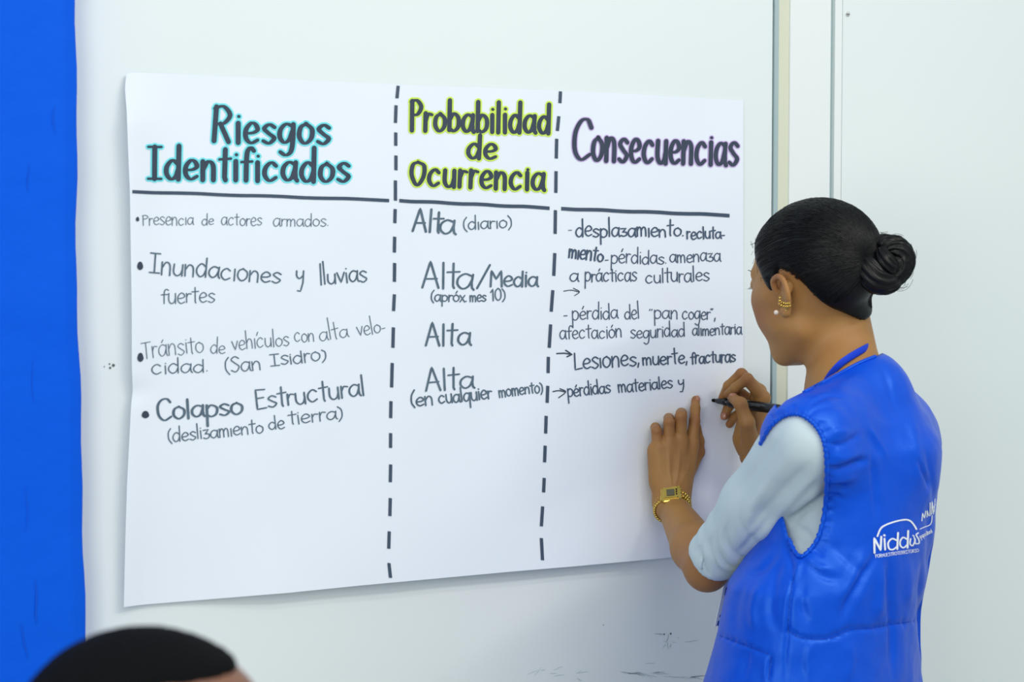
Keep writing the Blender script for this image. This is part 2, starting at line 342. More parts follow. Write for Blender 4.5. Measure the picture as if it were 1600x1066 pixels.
def write(name, items, m, w, contrast=0, parent=paper, halo=None, label=None, fn=PP, **kw):
    mb = MB(); S = []
    for k, it in enumerate(items): S += strokes_of(*it[:6], **{**kw, **(it[6] if len(it) > 6 else {}), 'seed': k+len(name)*3+int(it[1])})
    if halo:
        hb = MB()
        for s in S: ink(hb, s, w, fn, .0006, contrast, grow=halo[1])
        hb.build(name+'_highlight', halo[0], parent, False)
    if name == 'handwritten_line':
        for k, it in enumerate(items):
            mb = MB()
            for s in strokes_of(*it[:6], **{**kw, **(it[6] if len(it) > 6 else {}), 'seed': k+48+int(it[1])}): ink(mb, s, w, fn, .0009, contrast)
            mb.build('handwritten_word', m, parent, False)
        return
    for s in S: ink(mb, s, w, fn, .0012 if halo else .0009, contrast)
    o = mb.build(name, m, parent, False)
    if label: o['label'] = label
    return o
# coloured titles
write('title_lettering', [('R', 331, 220, 358, 222, 29, {'asc': 1.85}), ('iesgos', 368, 222.5, 513, 225, 30), ], M['ink'], 7.9, .5, halo=(M['cyan'], 5.2), label='black title lettering outlined in cyan', asc=1.75, desc=.65, jit=.02, gap=.16)
write('title_lettering', [('Identificados', 231, 279.5, 544, 284, 29)], M['ink'], 7.9, .5, halo=(M['cyan'], 5.2), label='black title lettering outlined in cyan', asc=1.76, jit=.02, gap=.16)
write('title_lettering', [('Probabilidad', 641, 203.5, 858, 208.5, 27, {'asc': 1.72}), ('de', 730, 247, 774, 248.5, 22, {'asc': 1.6}), ('Ocurrencia', 641, 289, 849, 297.5, 26, {'asc': 1.4})],
      M['ink'], 6.9, .42, halo=(M['lime'], 5), label='black title lettering outlined in lime', jit=.02, gap=.16)
write('title_lettering', [('C', 894, 249, 921, 250, 34, {'asc': 1.85}), ('onsecuencias', 925, 251, 1151, 259, 35, {'asc': 1.45})], M['ink'], 6.9, .42, halo=(M['violet'], 3), label='black title lettering outlined in violet', jit=.02, gap=.16)
T_ = M['inkt']; D_ = M['inkd']
def wl(items, w, m=T_, contrast=.15, **kw): return write('handwritten_line', items, m, w, contrast, **kw)
wl([('Presencıa', 222.5, 352, 302, 351.5, 12, {'asc': 1.4}), ('de', 315, 351.5, 333.6, 351.5, 10, {'asc': 1.9}), ('actores', 345.4, 352, 408.6, 352.5, 12, {'asc': 1.7}), ('armados.', 426.5, 353, 513, 353.6, 12, {'asc': 1.7})], 1.25, jit=.07)
wl([('Inundacıones', 233, 426.5, 437, 443.5, 20, {'asc': 1.45, 'hl': 16}), ('y', 462, 441, 474, 441, 17), ('lluvias', 499.7, 444.5, 573, 439.5, 16, {'asc': 2.0})], 2.5, jit=.07)
wl([('fuertes', 252, 474.3, 335, 473, 15.5, {'asc': 1.6})], 1.8, jit=.07)
wl([('Tránsito', 223, 560.5, 318.5, 550.5, 17, {'asc': 1.6}), ('de', 328.4, 552, 351.6, 552, 13), ('vehículos', 362.8, 547.2, 451.6, 539.5, 14, {'asc': 1.9}), ('con', 460, 534.8, 491, 533, 14),
    ('alta', 499.6, 534, 544.5, 525.5, 14, {'asc': 2.2}), ('velo-', 559, 526, 602, 519, 14)], 1.35, jit=.07)
wl([('cidad.', 236.4, 585, 324.7, 581, 14, {'asc': 1.6}), ('(San', 352, 583, 407.7, 577.5, 14, {'asc': 1.7}), ('Isidro)', 422.9, 572, 509, 563, 13, {'asc': 1.5})], 1.9, jit=.07)
wl([('Colapso', 246, 657, 379, 646.5, 19, {'asc': 1.65})], 4.2, contrast=.45, jit=.05)
wl([('Estructural', 400, 639.5, 570, 618.4, 18, {'asc': 1.75})], 3.0, contrast=.3, jit=.05)
wl([('(deslizamıento', 263, 690.5, 411.4, 676.6, 13, {'asc': 1.7}), ('de', 420, 671.5, 444.5, 669, 12), ('tierra)', 451.6, 664.5, 535, 654.5, 13, {'asc': 1.6})], 1.9, jit=.07)
wl([('Alt', 645, 360.5, 690, 363, 20, {'asc': 1.75}), ('a', 686, 366, 710, 367, 22)], 3.8, contrast=.3, jit=.05)
wl([('(dıarıo)', 724, 359, 799, 356, 12, {'asc': 1.8})], 1.9, jit=.05)
wl([('Alt', 660, 449.5, 715, 451, 21, {'asc': 1.9}), ('a', 712, 450, 738, 452, 24), ('/', 744, 448, 764, 448, 17)], 3.6, contrast=.3, jit=.04)
wl([('Media', 765, 447, 839.8, 448, 16, {'asc': 1.55})], 3.4, contrast=.3, jit=.05)
wl([('(apróx.', 673, 470.5, 729, 472, 10, {'asc': 1.8}), ('mes', 734, 471, 759, 471, 10), ('10)', 767, 470, 789, 469, 11)], 2.1, jit=.05)
wl([('Alta', 665.5, 539, 734.5, 540, 20, {'asc': 1.7})], 3.6, contrast=.3, jit=.05)
wl([('Alta', 665.8, 610, 739.8, 607, 19, {'asc': 1.8})], 3.4, contrast=.3, jit=.05)
wl([('(en', 642, 634.5, 676.6, 632, 13), ('cualquier', 685.6, 631.5, 768.6, 622, 12.5, {'asc': 1.7})], 2.6, jit=.06)
wl([('momento)', 780, 621, 848, 613, 11, {'asc': 1.6})], 2.2, jit=.06)
wl([('-', 888, 367, 893, 367, 14)], 1.6)
wl([('desplazamıento.', 899.4, 370, 1068, 369, 15, {'asc': 1.95, 'hl': 12}), ('recluta-', 1073, 374, 1132, 372.5, 11, {'asc': 1.8})], 2.5, m=D_, contrast=.2, jit=.08)
wl([('mıento', 888, 402, 941.6, 409, 13.5, {'asc': 1.5})], 3.0, m=D_, contrast=.3, jit=.08)
wl([('-', 945, 412, 950, 412, 9), ('pérdidas.', 954, 411.5, 1041, 412.5, 13, {'asc': 1.9}), ('amenaza', 1046.3, 410, 1125.7, 408, 13)], 1.8, m=D_, jit=.08)
wl([('a', 889.8, 440.5, 903.5, 440.5, 14), ('prácticas', 913.4, 440, 994.5, 439, 13, {'asc': 1.7}), ('culturales', 1008.5, 442, 1108, 439, 13, {'asc': 1.8})], 1.9, m=D_, jit=.07)
wl([('-', 880.5, 500, 886, 500, 12), ('pérdida', 893.6, 500, 965.4, 498, 13.5, {'asc': 1.9}), ('del', 976, 499, 999, 498, 13, {'asc': 1.95}), ('"pan', 1015, 499, 1058.8, 498, 13, {'asc': 1.3}),
    ('coger",', 1065.8, 499, 1118, 498.5, 12.5, {'asc': 1.3})], 1.7, m=D_, jit=.07)
wl([('afectación', 874.7, 530.5, 971.5, 527, 13, {'asc': 1.7}), ('seguridad', 985.2, 529, 1070, 525.5, 12.5, {'asc': 1.8}), ('alımentaria', 1082, 525, 1158.8, 522, 11.5, {'asc': 1.5})], 1.7, m=D_, jit=.07)
wl([('Lesıones,', 897.4, 577, 999, 570.5, 16, {'asc': 1.7}), ('muerte,', 1004, 571, 1074, 567, 12.5), ('fracturas', 1079.7, 568.4, 1149, 565.5, 12, {'asc': 1.65})], 2.4, m=D_, jit=.07)
wl([('pérdidas', 887, 620.8, 954, 614, 12.5, {'asc': 1.7}), ('materiales', 966.3, 614, 1050.6, 605.5, 11.5, {'asc': 1.7}), ('y', 1060, 605, 1068.7, 604, 11)], 2.1, m=D_, jit=.06)
for i, st in enumerate([[[(881, 455), (893, 453.5), (905, 456.5)], [(896, 450.5), (905.5, 456), (898, 462)]], [[(870, 552.5), (882, 552), (893.6, 554)], [(884, 547.5), (894, 554), (886, 557.5)]],
                        [[(864, 612), (873, 610.5), (883.4, 612.5)], [(875, 607.5), (884, 612.5), (873, 621.6)]]]):
    mb = MB()
    for s in st: ink(mb, [tuple(q) for q in catmull(s, 4)] if i != 1 else s, (1.3, 2.0, 1.7)[i], PP, .0009)
    mb.build('drawn_arrow', M['ink'], paper, False)
for (x, y, r, sy) in [(215, 342.5, 2.6, 1.4), (219, 415.5, 4.6, 1.45), (219.5, 558.5, 4.8, 1.5), (227.3, 648, 5.8, 1.0)]:
    mb = MB(); mb.add([PP(x+r*math.cos(a)*(1+.08*math.sin(3*a)), y+r*sy*math.sin(a), .0009) for a in np.linspace(0, 2*math.pi, 17)[:-1]], [tuple(range(15, -1, -1))])
    mb.build('bullet_dot', M['ink'], paper, False)
for (a, b, w) in [((207, 299.5), (608, 313), 5.2), ((624, 313.5), (858.8, 325), 5.4), ((877, 326), (1140, 336.5), 5.6)]:
    mb = MB(); n = 12; pts = [(a[0]+(b[0]-a[0])*i/n, a[1]+(b[1]-a[1])*i/n+.5*math.sin(i*1.7)) for i in range(n+1)]
    V = []; 
    for q in [catmull(pts, 4)]:
        for p in q: V += [PP(p[0], p[1]-w/2, .001), PP(p[0], p[1]+w/2, .001)]
    mb.add(V, [(2*i, 2*i+1, 2*i+3, 2*i+2) for i in range(len(V)//2-1)]); mb.build('ruled_line', M['inkr'], paper, False)
DA = [(622.3, 134, 620.4, 153.5), (619, 164.5, 618, 192), (618.5, 207, 618.5, 227.7), (618.8, 243, 618.8, 266), (618, 282, 618, 313.5), (617.6, 326.7, 617, 348.7), (616.8, 370, 616.3, 394.6), (616.7, 411, 616.4, 440.4),
      (616.4, 460, 615, 486), (614.8, 511.6, 614, 543.5), (613, 567.3, 612, 605.4), (611, 627, 610.5, 653.4), (610.5, 677, 610.3, 700), (610.5, 726, 610, 753.5), (610, 778.5, 609.3, 806.5), (608.3, 830.5, 607.5, 857.5), (607.8, 880, 610.3, 903)]
DB = [(875.9, 142.8, 875, 161), (873.3, 181.6, 871, 204.5), (870, 216.8, 869.3, 247.6), (869, 267.5, 868.6, 301.3), (868, 328.4, 867.5, 365.4), (867, 395.5, 865.4, 431), (863.9, 453.5, 861.4, 487), (860.5, 507, 858.3, 543.5),
      (857, 557.7, 856.5, 583), (856, 603, 855, 629.5), (853.5, 650, 852.7, 677.5), (852, 696.5, 851, 722.5), (850.5, 747, 849.5, 769.5), (848, 791.5, 846, 822.5), (846, 841, 847.8, 875.5)]
dash_w = 5.0
for (x0, y0, x1, y1) in DA+DB:
    V = []
    for i in range(5):
        t = i/4; x = x0+(x1-x0)*t; y = y0+(y1-y0)*t; V += [PP(x-dash_w/2, y-.3, .001), PP(x+dash_w/2, y+.3, .001)]
    obj('divider_dash', V, [(2*i, 2*i+1, 2*i+3, 2*i+2)[::-1] for i in range(4)], M['inkr'], paper, False)
# ---------------------------------------------------------------- SDF modelling
def rcone(X, a, b, ra, rb):
    a = np.asarray(a, np.float32); b = np.asarray(b, np.float32); ba = b-a; L = float(ba@ba)+1e-12; pa = X-a
    t = np.clip((pa@ba)/L, 0, 1); d = pa-t[..., None]*ba; return np.sqrt((d*d).sum(-1))-(ra+(rb-ra)*t)
def ell(X, c, ax, r):
    q = (X-np.asarray(c, np.float32))@np.asarray(ax, np.float32).T; r = np.asarray(r, np.float32)
    k0 = np.sqrt(((q/r)**2).sum(-1)); k1 = np.sqrt(((q/(r*r))**2).sum(-1))+1e-9; return k0*(k0-1)/k1
def smin(a, b, k): h = np.clip(.5+.5*(b-a)/k, 0, 1); return b+(a-b)*h-k*h*(1-h)
def nets(fn, lo, hi, h):
    lo = np.asarray(lo, np.float32); n = np.ceil((np.asarray(hi)-lo)/h).astype(int)+1
    gx, gy, gz = [lo[i]+h*np.arange(n[i], dtype=np.float32) for i in range(3)]
    Fv = np.empty(tuple(n), np.float32)
    for s in range(0, n[0], 24):
        X = np.stack(np.meshgrid(gx[s:s+24], gy, gz, indexing='ij'), -1); Fv[s:s+24] = fn(X)
    S = Fv < 0; sh = tuple(n-1)
    cnt = np.zeros(sh, np.int8); sl = lambda d, ax: slice(d, n[ax]-1+d)
    cs = [(i, j, k) for i in (0, 1) for j in (0, 1) for k in (0, 1)]
    for c in cs: cnt += S[sl(c[0], 0), sl(c[1], 1), sl(c[2], 2)]
    I = np.argwhere((cnt > 0) & (cnt < 8)); ids = -np.ones(sh, np.int64); ids[tuple(I.T)] = np.arange(len(I))
    vals = {c: Fv[I[:, 0]+c[0], I[:, 1]+c[1], I[:, 2]+c[2]] for c in cs}
    acc = np.zeros((len(I), 3)); m = np.zeros(len(I))
    for c in cs:
        for ax in range(3):
            if c[ax] == 0:
                d = list(c); d[ax] = 1; f0 = vals[c]; f1 = vals[tuple(d)]; x = (f0 < 0) != (f1 < 0)
                t = f0/(f0-f1+1e-20); p = np.tile(np.array(c, float), (len(I), 1)); p[:, ax] = t; acc[x] += p[x]; m[x] += 1
    V = (I+acc/m[:, None])*h+lo; Q = []
    for ax in range(3):
        a1, a2 = [(1, 2), (2, 0), (0, 1)][ax]
        A = [slice(1, n[i]-1) for i in range(3)]; A[ax] = slice(0, n[ax]-1); B = list(A); B[ax] = slice(1, n[ax])
        s0 = S[tuple(A)]; s1 = S[tuple(B)]; E = np.argwhere(s0 != s1); st = np.array([a.start for a in A]); E0 = E+st
        fl = s0[tuple(E.T)]
        def cell(o1, o2): q = E0.copy(); q[:, a1] += o1; q[:, a2] += o2; return ids[tuple(q.T)]
        q = np.stack([cell(-1, -1), cell(0, -1), cell(0, 0), cell(-1, 0)], 1); q[~fl] = q[~fl][:, ::-1]; Q.append(q)
    return V, np.concatenate(Q)
def vnormals(V, Q):
    n = np.cross(V[Q[:, 2]]-V[Q[:, 0]], V[Q[:, 3]]-V[Q[:, 1]]) if Q.shape[1] == 4 else np.cross(V[Q[:, 1]]-V[Q[:, 0]], V[Q[:, 2]]-V[Q[:, 0]])
    N = np.zeros_like(V)
    for k in range(Q.shape[1]): np.add.at(N, Q[:, k], n)
    return N/(np.linalg.norm(N, axis=1)[:, None]+1e-12)
def relax(V, Q, it=2, lam=.5):
    V = V.copy()
    for _ in range(it):
        A = np.zeros_like(V); c = np.zeros(len(V))
        for k in range(4):
            for d in (1, 3): np.add.at(A, Q[:, k], V[Q[:, (k+d) % 4]]); np.add.at(c, Q[:, k], 1)
        V = V+lam*(A/np.maximum(c, 1)[:, None]-V)
    return V
def polydist(px, py, poly):
    d = np.full(len(px), 1e9); tt = np.zeros(len(px)); k = len(poly)-1; nx = np.zeros(len(px)); ny = np.zeros(len(px))
    for i in range(k):
        a = np.array(poly[i], float); b = np.array(poly[i+1], float); ab = b-a; L = ab@ab+1e-9
        t = np.clip(((px-a[0])*ab[0]+(py-a[1])*ab[1])/L, 0, 1); qx = a[0]+t*ab[0]; qy = a[1]+t*ab[1]; e = np.hypot(px-qx, py-qy)
        u = e < d; d[u] = e[u]; tt[u] = (i+t[u])/k; nx[u] = qx[u]; ny[u] = qy[u]
    return d, tt, nx, ny
def inpoly(px, py, poly):
    c = np.zeros(len(px), bool); n = len(poly)
    for i in range(n):
        x0, y0 = poly[i]; x1, y1 = poly[(i+1) % n]
        if y0 == y1: continue
        k = ((y0 > py) != (y1 > py)) & (px < (x1-x0)*(py-y0)/(y1-y0)+x0); c ^= k
    return c
def near_side(V, N): D = V-CAM; return (N*D).sum(1) < 0
def crease(V, N, items):
    px, py, z = to_px(V); nr = near_side(V, N); disp = np.zeros(len(V))
    for poly, wd, dep in items:
        poly = [tuple(p) for p in catmull(poly, 4)] if len(poly) > 2 else poly
        d, t, _, _ = polydist(px, py, poly); disp += dep*np.exp(-(d/wd)**2)*np.minimum(1, 3.5*np.minimum(t, 1-t)+.12)
    disp[~nr] = 0; return V+N*disp[:, None]
# body frames -----------------------------------------------------
def unit(v): v = np.asarray(v, float); return v/np.linalg.norm(v)
rH = unit([RT[0], RT[1], 0]); fH = unit([FW[0], FW[1], 0]); Z = np.array([0, 0, 1.])
# head
ph = math.radians(43); hf = -math.sin(ph)*rH+math.cos(ph)*fH; hl = -math.cos(ph)*rH-math.sin(ph)*fH
pit = math.radians(11); HF = hf*math.cos(pit)-Z*math.sin(pit); HU = Z*math.cos(pit)+hf*math.sin(pit); HL = hl
HC = P(1271, 433, 2.66)
def hd(f, l, u): return HC+HF*f+HL*l+HU*u
HAX = np.array([HF, HL, HU])
NK0 = P(1308, 500, 2.672); NK1 = P(1326, 625, 2.63)
def head_sdf(X):
    d = ell(X, hd(-.010, 0, .021), HAX, (.091, .074, .080))
    d = smin(d, ell(X, hd(.020, 0, -.020), HAX, (.066, .064, .085)), .02)
    d = smin(d, ell(X, hd(.034, 0, -.066), HAX, (.046, .047, .042)), .025)     # jaw
    d = smin(d, rcone(X, hd(.070, 0, -.098), hd(.074, 0, -.094), .013, .014), .02)  # chin
    for s in (1, -1):
        d = smin(d, rcone(X, hd(.006, s*.041, -.072), hd(.055, s*.020, -.100), .011, .012), .024)
        d = smin(d, rcone(X, hd(.054, s*.044, -.024), hd(.030, s*.058, -.020), .017, .013), .024); d = smin(d, rcone(X, hd(.052, s*.038, -.050), hd(.030, s*.050, -.060), .016, .014), .02)   # cheekbones
        d = smin(d, rcone(X, hd(.080, s*.012, .020), hd(.062, s*.045, .016), .008, .007), .012)      # brow
        d = -smin(-d, ell(X, hd(.092, s*.031, .003), HAX, (.014, .016, .011)), .012)                 # eye socket
        d = smin(d, ell(X, hd(.072, s*.031, .003), HAX, (.012, .013, .011)), .004)                   # eyeball/lid
    d = smin(d, rcone(X, hd(.082, 0, .012), hd(.099, 0, -.026), .006, .008), .010)               # nose
    for s in (1, -1): d = smin(d, rcone(X, hd(.088, s*.010, -.032), hd(.094, s*.010, -.032), .007, .006), .006)
    d = smin(d, rcone(X, hd(.083, -.016, -.056), hd(.083, .016, -.056), .004, .004), .007)         # lips
    d = smin(d, rcone(X, hd(.088, -.010, -.055), hd(.088, .010, -.055), .004, .004), .005)
    d = smin(d, rcone(X, hd(.084, -.012, -.067), hd(.084, .012, -.067), .005, .005), .005)
    nk = rcone(X, NK0, NK1, .045, .052); nk = smin(nk, rcone(X, NK1, NK1+np.array([0, 0, -.10]), .055, .08), .03)
    return smin(d, nk, .02)
EARP = [hd(.008, .072, -.014), hd(.010, .079, -.002), hd(.006, .084, .009), hd(-.006, .088, .013), hd(-.016, .091, .006), hd(-.020, .091, -.010), hd(-.018, .088, -.024), hd(-.010, .081, -.038), hd(-.002, .077, -.046), hd(.004, .073, -.040)]
EARP = [HC+((p-HC)@HF-.003)*HF+((p-HC)@HL)*HL+(((p-HC)@HU)*.86-.011)*HU for p in EARP]
def ear_sdf(X):
    d = np.full(X.shape[:-1], 9., np.float32); k = catmull(EARP, 3)
    for i in range(len(k)-1):
        t = i/(len(k)-1); r = .0036 if t < .75 else .0036+.0028*(t-.75)/.25
        d = smin(d, rcone(X, k[i], k[i+1], r, r), .0015)
    d = smin(d, rcone(X, hd(-.004, .079, -.047), hd(-.006, .080, -.049), .0060, .0055), .005)
    e2 = unit(hd(-.016, .091, -.005)-hd(.004, .074, -.010)); e3 = HU; e1 = unit(np.cross(e2, e3))
    d = smin(d, ell(X, hd(-.009, .079, -.023), np.array([e1, e2, e3]), (.0035, .013, .020)), .004)
    d = smin(d, rcone(X, hd(-.009, .070, -.014), hd(-.012, .080, -.024), .009, .005), .006)
    d = smin(d, rcone(X, hd(.004, .070, -.028), hd(.003, .074, -.033), .0045, .0045), .004)
    return d
def mirrored(fn):
    def g(X):
        q = X-HC.astype(np.float32); s = q@HL.astype(np.float32); return fn(X-2*s[..., None]*HL.astype(np.float32))
    return g
# arms
LS = P(1262, 688, 2.50); RS = P(1400, 682, 2.75)
LE = WP(1104, 886, .235); LW = WP(1049, 790, .046)
RW = WP(1176, 712, .066); RE = WP(1305, 850, .13)
def limb_l(X):
    d = rcone(X, LS, LE, .040, .027); m = LE+(LW-LE)*.30
    d = smin(d, rcone(X, LE, m, .032, .0345), .012); d = smin(d, rcone(X, m, LW, .0345, .0215), .01)
    d = smin(d, rcone(X, LE, LE+unit(LE-LW)*.004-np.array([0, 0, .004]), .030, .029), .008); return d
def limb_r(X):
    d = rcone(X, RS, RE, .044, .034); m = RE+(RW-RE)*.35
    d = smin(d, rcone(X, RE, m, .034, .034), .012); return smin(d, rcone(X, m, RW, .034, .0205), .01)
def chain(X, pts, r, k=.003):
    d = rcone(X, pts[0], pts[1], r[0], r[1])
    for i in range(1, len(pts)-1): d = smin(d, rcone(X, pts[i], pts[i+1], r[i], r[i+1]), k)
    return d
# left hand: (px, py, distance from the wall)
def W3(l): return [WP(*q) for q in l]
LF = {  # knuckle, middle joint, last joint, tip
 'index': (W3([(1080, 695, .036), (1085.5, 658, .031), (1086.5, 638, .022), (1087, 625, .013)]), (.0100, .0080, .0073, .0064)),
 'middle': (W3([(1063, 688, .041), (1064, 651, .047), (1064.5, 646, .027), (1066, 655, .013)]), (.0104, .0088, .0080, .0072)),
 'ring': (W3([(1045, 692, .040), (1045.5, 660, .044), (1045, 654, .026), (1046, 662, .013)]), (.0100, .0082, .0076, .0068)),
 'pinky': (W3([(1028, 703, .036), (1026, 674, .036), (1024, 668, .022), (1024, 673, .012)]), (.0092, .0076, .0070, .0062)),
}
LTH = (W3([(1068, 752, .030), (1090, 706, .020), (1091, 690, .013), (1088, 668, .010)]), (.0125, .0105, .0088, .0075))
def hand_l(X):
    d = None
    for k, r0 in (('index', .0150), ('middle', .0150), ('ring', .0145), ('pinky', .0140)):
        m = LF[k][0][0]; w0 = LW+(m-LW)*.12+(m-WP(1055, 695, .038))*.28
        c = rcone(X, w0, m, .0185, .0122); d = c if d is None else smin(d, c, .011)
    d = smin(d, rcone(X, LW+(LE-LW)*.22, LW, .0235, .0222), .012)
    d = smin(d, rcone(X, LW, WP(1052, 760, .044), .0225, .0215), .012)
    d = smin(d, rcone(X, WP(1028, 752, .036), WP(1024, 705, .033), .013, .011), .010)
    f = None
    for k, (p, r) in LF.items():
        c = chain(X, p, r); f = c if f is None else np.minimum(f, c)
    d = smin(d, f, .0035)
    th = chain(X, *LTH, k=.005); return smin(d, th, .007)
# right hand holding the marker
NIB = WP(1112.5, 625.5, .004); PTAIL = WP(1217, 640, .130); PD = unit(PTAIL-NIB)
def pen(px_, extra=0):
    r = None
    lo, hi = 0, .17
    for _ in range(30):
        m = (lo+hi)/2
        if to_px(NIB+PD*m)[0] < px_: lo = m
        else: hi = m
    return NIB+PD*lo
pI, pT = pen(1139), pen(1144)
RF = {
 'index': ([WP(1192, 622, .078), WP(1168, 592, .080), WP(1149, 606, .060), WP(1137, 616, .040)], (.0102, .0084, .0074, .0064)),
 'middle': ([WP(1186, 612, .060), WP(1158.5, 584.5, .056), WP(1138, 603, .034), WP(1129, 622, .018)], (.0104, .0086, .0076, .0066)),
 'ring': ([WP(1188, 636, .052), WP(1158, 616, .036), WP(1139, 634, .022), WP(1132, 650, .018)], (.0100, .0086, .0076, .0066)),
 'pinky': ([WP(1184, 655, .050), WP(1160, 642, .034), WP(1147, 652, .020), WP(1140, 663, .015)], (.0095, .0078, .0070, .0062)),
}
RTH = ([WP(1173, 694, .078), WP(1167, 660, .096), WP(1157, 631, .092), WP(1145, 622.5, .068)], (.0140, .0112, .0094, .0076))
def hand_r(X):
    d = None; w0 = WP(1172, 700, .064)
    for k in RF:
        m = RF[k][0][0]; c = rcone(X, w0+(m-w0)*.10, m, .0160, .0118); d = c if d is None else smin(d, c, .010)
    d = smin(d, rcone(X, RW+(RE-RW)*.25, w0, .0215, .0190), .012)
    d = smin(d, rcone(X, WP(1160, 684, .054), WP(1162, 664, .050), .015, .012), .010)
    f = None
    for k, (p, r) in RF.items():
        c = chain(X, p, r); f = c if f is None else np.minimum(f, c)
    d = smin(d, f, .004)
    return smin(d, chain(X, *RTH, k=.006), .007)
# torso
TC = [  # image row, left px, right px (silhouette of the vest), side/front ratio
 (640, 1262, 1424, .62), (700, 1192, 1462, .66), (760, 1196, 1468, .68), (830, 1186, 1468, .68), (900, 1132, 1459, .66), (960, 1119, 1449, .66), (1000, 1111, 1447, .67), (1060, 1094, 1447, .68), (1140, 1080, 1456, .68), (1220, 1068, 1462, .68)]
SA = unit(-.90*np.array([1, 0, 0])+-.45*np.array([0, 1, 0])); TA = np.cross(SA, Z)*1.0
TA = TA if TA[1] > 0 else -TA
cs_, ct_ = abs(SA@rH), abs(TA@rH)
tz, tcx, tcy, ta, tb = [], [], [], [], []
for (y, l, r, k) in TC:
    dep = 2.63; c = P((l+r)/2, y, dep); hw = (r-l)/2/FPX*dep; a = hw/math.sqrt(cs_**2+(k*ct_)**2)
    tz.append(c[2]); tcx.append(c[0]); tcy.append(c[1]); ta.append(a); tb.append(a*k)
tz = np.array(tz[::-1]); tcx, tcy, ta, tb = [np.array(q[::-1]) for q in (tcx, tcy, ta, tb)]
def stack(X, inset=0.0, top=None, wav=0):
    z = X[..., 2]; cx = np.interp(z, tz, tcx); cy = np.interp(z, tz, tcy); a = np.interp(z, tz, ta)-inset; b = np.interp(z, tz, tb)-inset
    dx = X[..., 0]-cx; dy = X[..., 1]-cy; s = dx*SA[0]+dy*SA[1]; t = dx*TA[0]+dy*TA[1]
    if wav:
        an = np.arctan2(t, s); lowf = np.clip((tz[5]-z)/.25, 0, 1); wv = wav*lowf*(np.sin(an*7+1.0)+.6*np.sin(an*13+z*9)); a = a+wv; b = b+wv
    q = (np.abs(s/a)**2.25+np.abs(t/b)**2.25)**(1/2.25); d = (q-1)*np.minimum(a, b)
    zt = tz[-1] if top is None else top; return np.maximum(d, z-zt)
NAPE = P(1352, 590, 2.60)
def torso_sdf(X, o=0.0, wav=0):
    d = stack(X, .012-o, tz[-1]-.03, wav)
    ub = rcone(X, LS, P(1330, 650, 2.66), .054+o, .060+o)
    ub = smin(ub, rcone(X, RS, P(1345, 650, 2.64), .052+o, .060+o), .02)
    ub = smin(ub, rcone(X, P(1350, 614, 2.63), P(1364, 700, 2.63), .035+o, .076+o), .03)
    ub = smin(ub, rcone(X, P(1348, 620, 2.62), LS+(RS-LS)*.12+np.array([0, 0, .012]), .040+o, .040+o), .03)
    ub = smin(ub, rcone(X, P(1354, 617, 2.64), RS+(LS-RS)*.14+np.array([0, 0, .008]), .034+o, .034+o), .05)
    return smin(d, ub, .05)
def nz3(V, s, seed=0):
    from mathutils import noise
    o = Vector((seed*7.1, seed*3.3, seed*1.7)); return np.array([noise.noise(Vector(v)*s+o) for v in V])
# ---------------------------------------------------------------- the writing person
foot = np.array([np.interp(.8, tz, tcx), np.interp(.8, tz, tcy), 0])
person = empty('person', foot, label='person in blue vest and pale shirt, hair in a black bun, writing on the paper', cat='person')
parts = []
def bb(pts, pad): a = np.array(pts); return a.min(0)-pad, a.max(0)+pad
lo, hi = bb([hd(.11, 0, 0), hd(-.11, 0, 0), hd(0, .08, 0), hd(0, -.08, 0), hd(0, 0, .11), NK1, hd(.08, 0, -.12)], .03)
parts.append(nets(head_sdf, lo, hi, .0022))
lo, hi = bb(EARP, .012); parts.append(nets(ear_sdf, lo, hi, .0009))
mi = [p-2*((p-HC)@HL)*HL for p in EARP]; lo, hi = bb(mi, .012); parts.append(nets(mirrored(ear_sdf), lo, hi, .0016))
lo, hi = bb([p for k in LF.values() for p in k[0]]+[LW]+LTH[0], .026); parts.append(nets(hand_l, lo, hi, .0013))
lo, hi = bb([LS, LE, LW], .055); parts.append(nets(limb_l, lo, hi, .0032))
lo, hi = bb([p for k in RF.values() for p in k[0]]+[RW]+RTH[0], .024); parts.append(nets(hand_r, lo, hi, .0013))
lo, hi = bb([RS, RE, RW], .055); parts.append(nets(limb_r, lo, hi, .004))
zc = tz[0]; hipc = np.array([np.interp(.92, tz, tcx), np.interp(.92, tz, tcy), .90])
lo, hi = bb([LS, RS, hipc-np.array([.14, .14, 0]), hipc+np.array([.14, .14, 0])], .06); parts.append(nets(lambda X: torso_sdf(X, -.026), lo, hi, .012))
HIPL = hipc+SA*.085; HIPR = hipc-SA*.085
KL = HIPL+TA*.03-Z*.42; KR = HIPR+TA*.02-Z*.42; AL = np.array([KL[0], KL[1], .085])-TA*.03; AR = np.array([KR[0], KR[1], .085])-TA*.03
def legs(X, o=0):
    d = np.minimum(chain(X, [HIPL, KL, AL], (.078+o, .050+o, .036+o*1.3), .03), chain(X, [HIPR, KR, AR], (.078+o, .050+o, .036+o*1.3), .03))
    return smin(d, rcone(X, HIPL, HIPR, .085+o, .085+o), .04)
lo, hi = bb([HIPL, HIPR, AL, AR], .1); lo[2] = .05; parts.append(nets(legs, lo, hi, .012))
VV = []; QQ = []; n = 0
for V, Q in parts: V = relax(V, Q, 1, .4); VV.append(V); QQ.append(Q+n); n += len(V)
VV = np.concatenate(VV); QQ = np.concatenate(QQ)
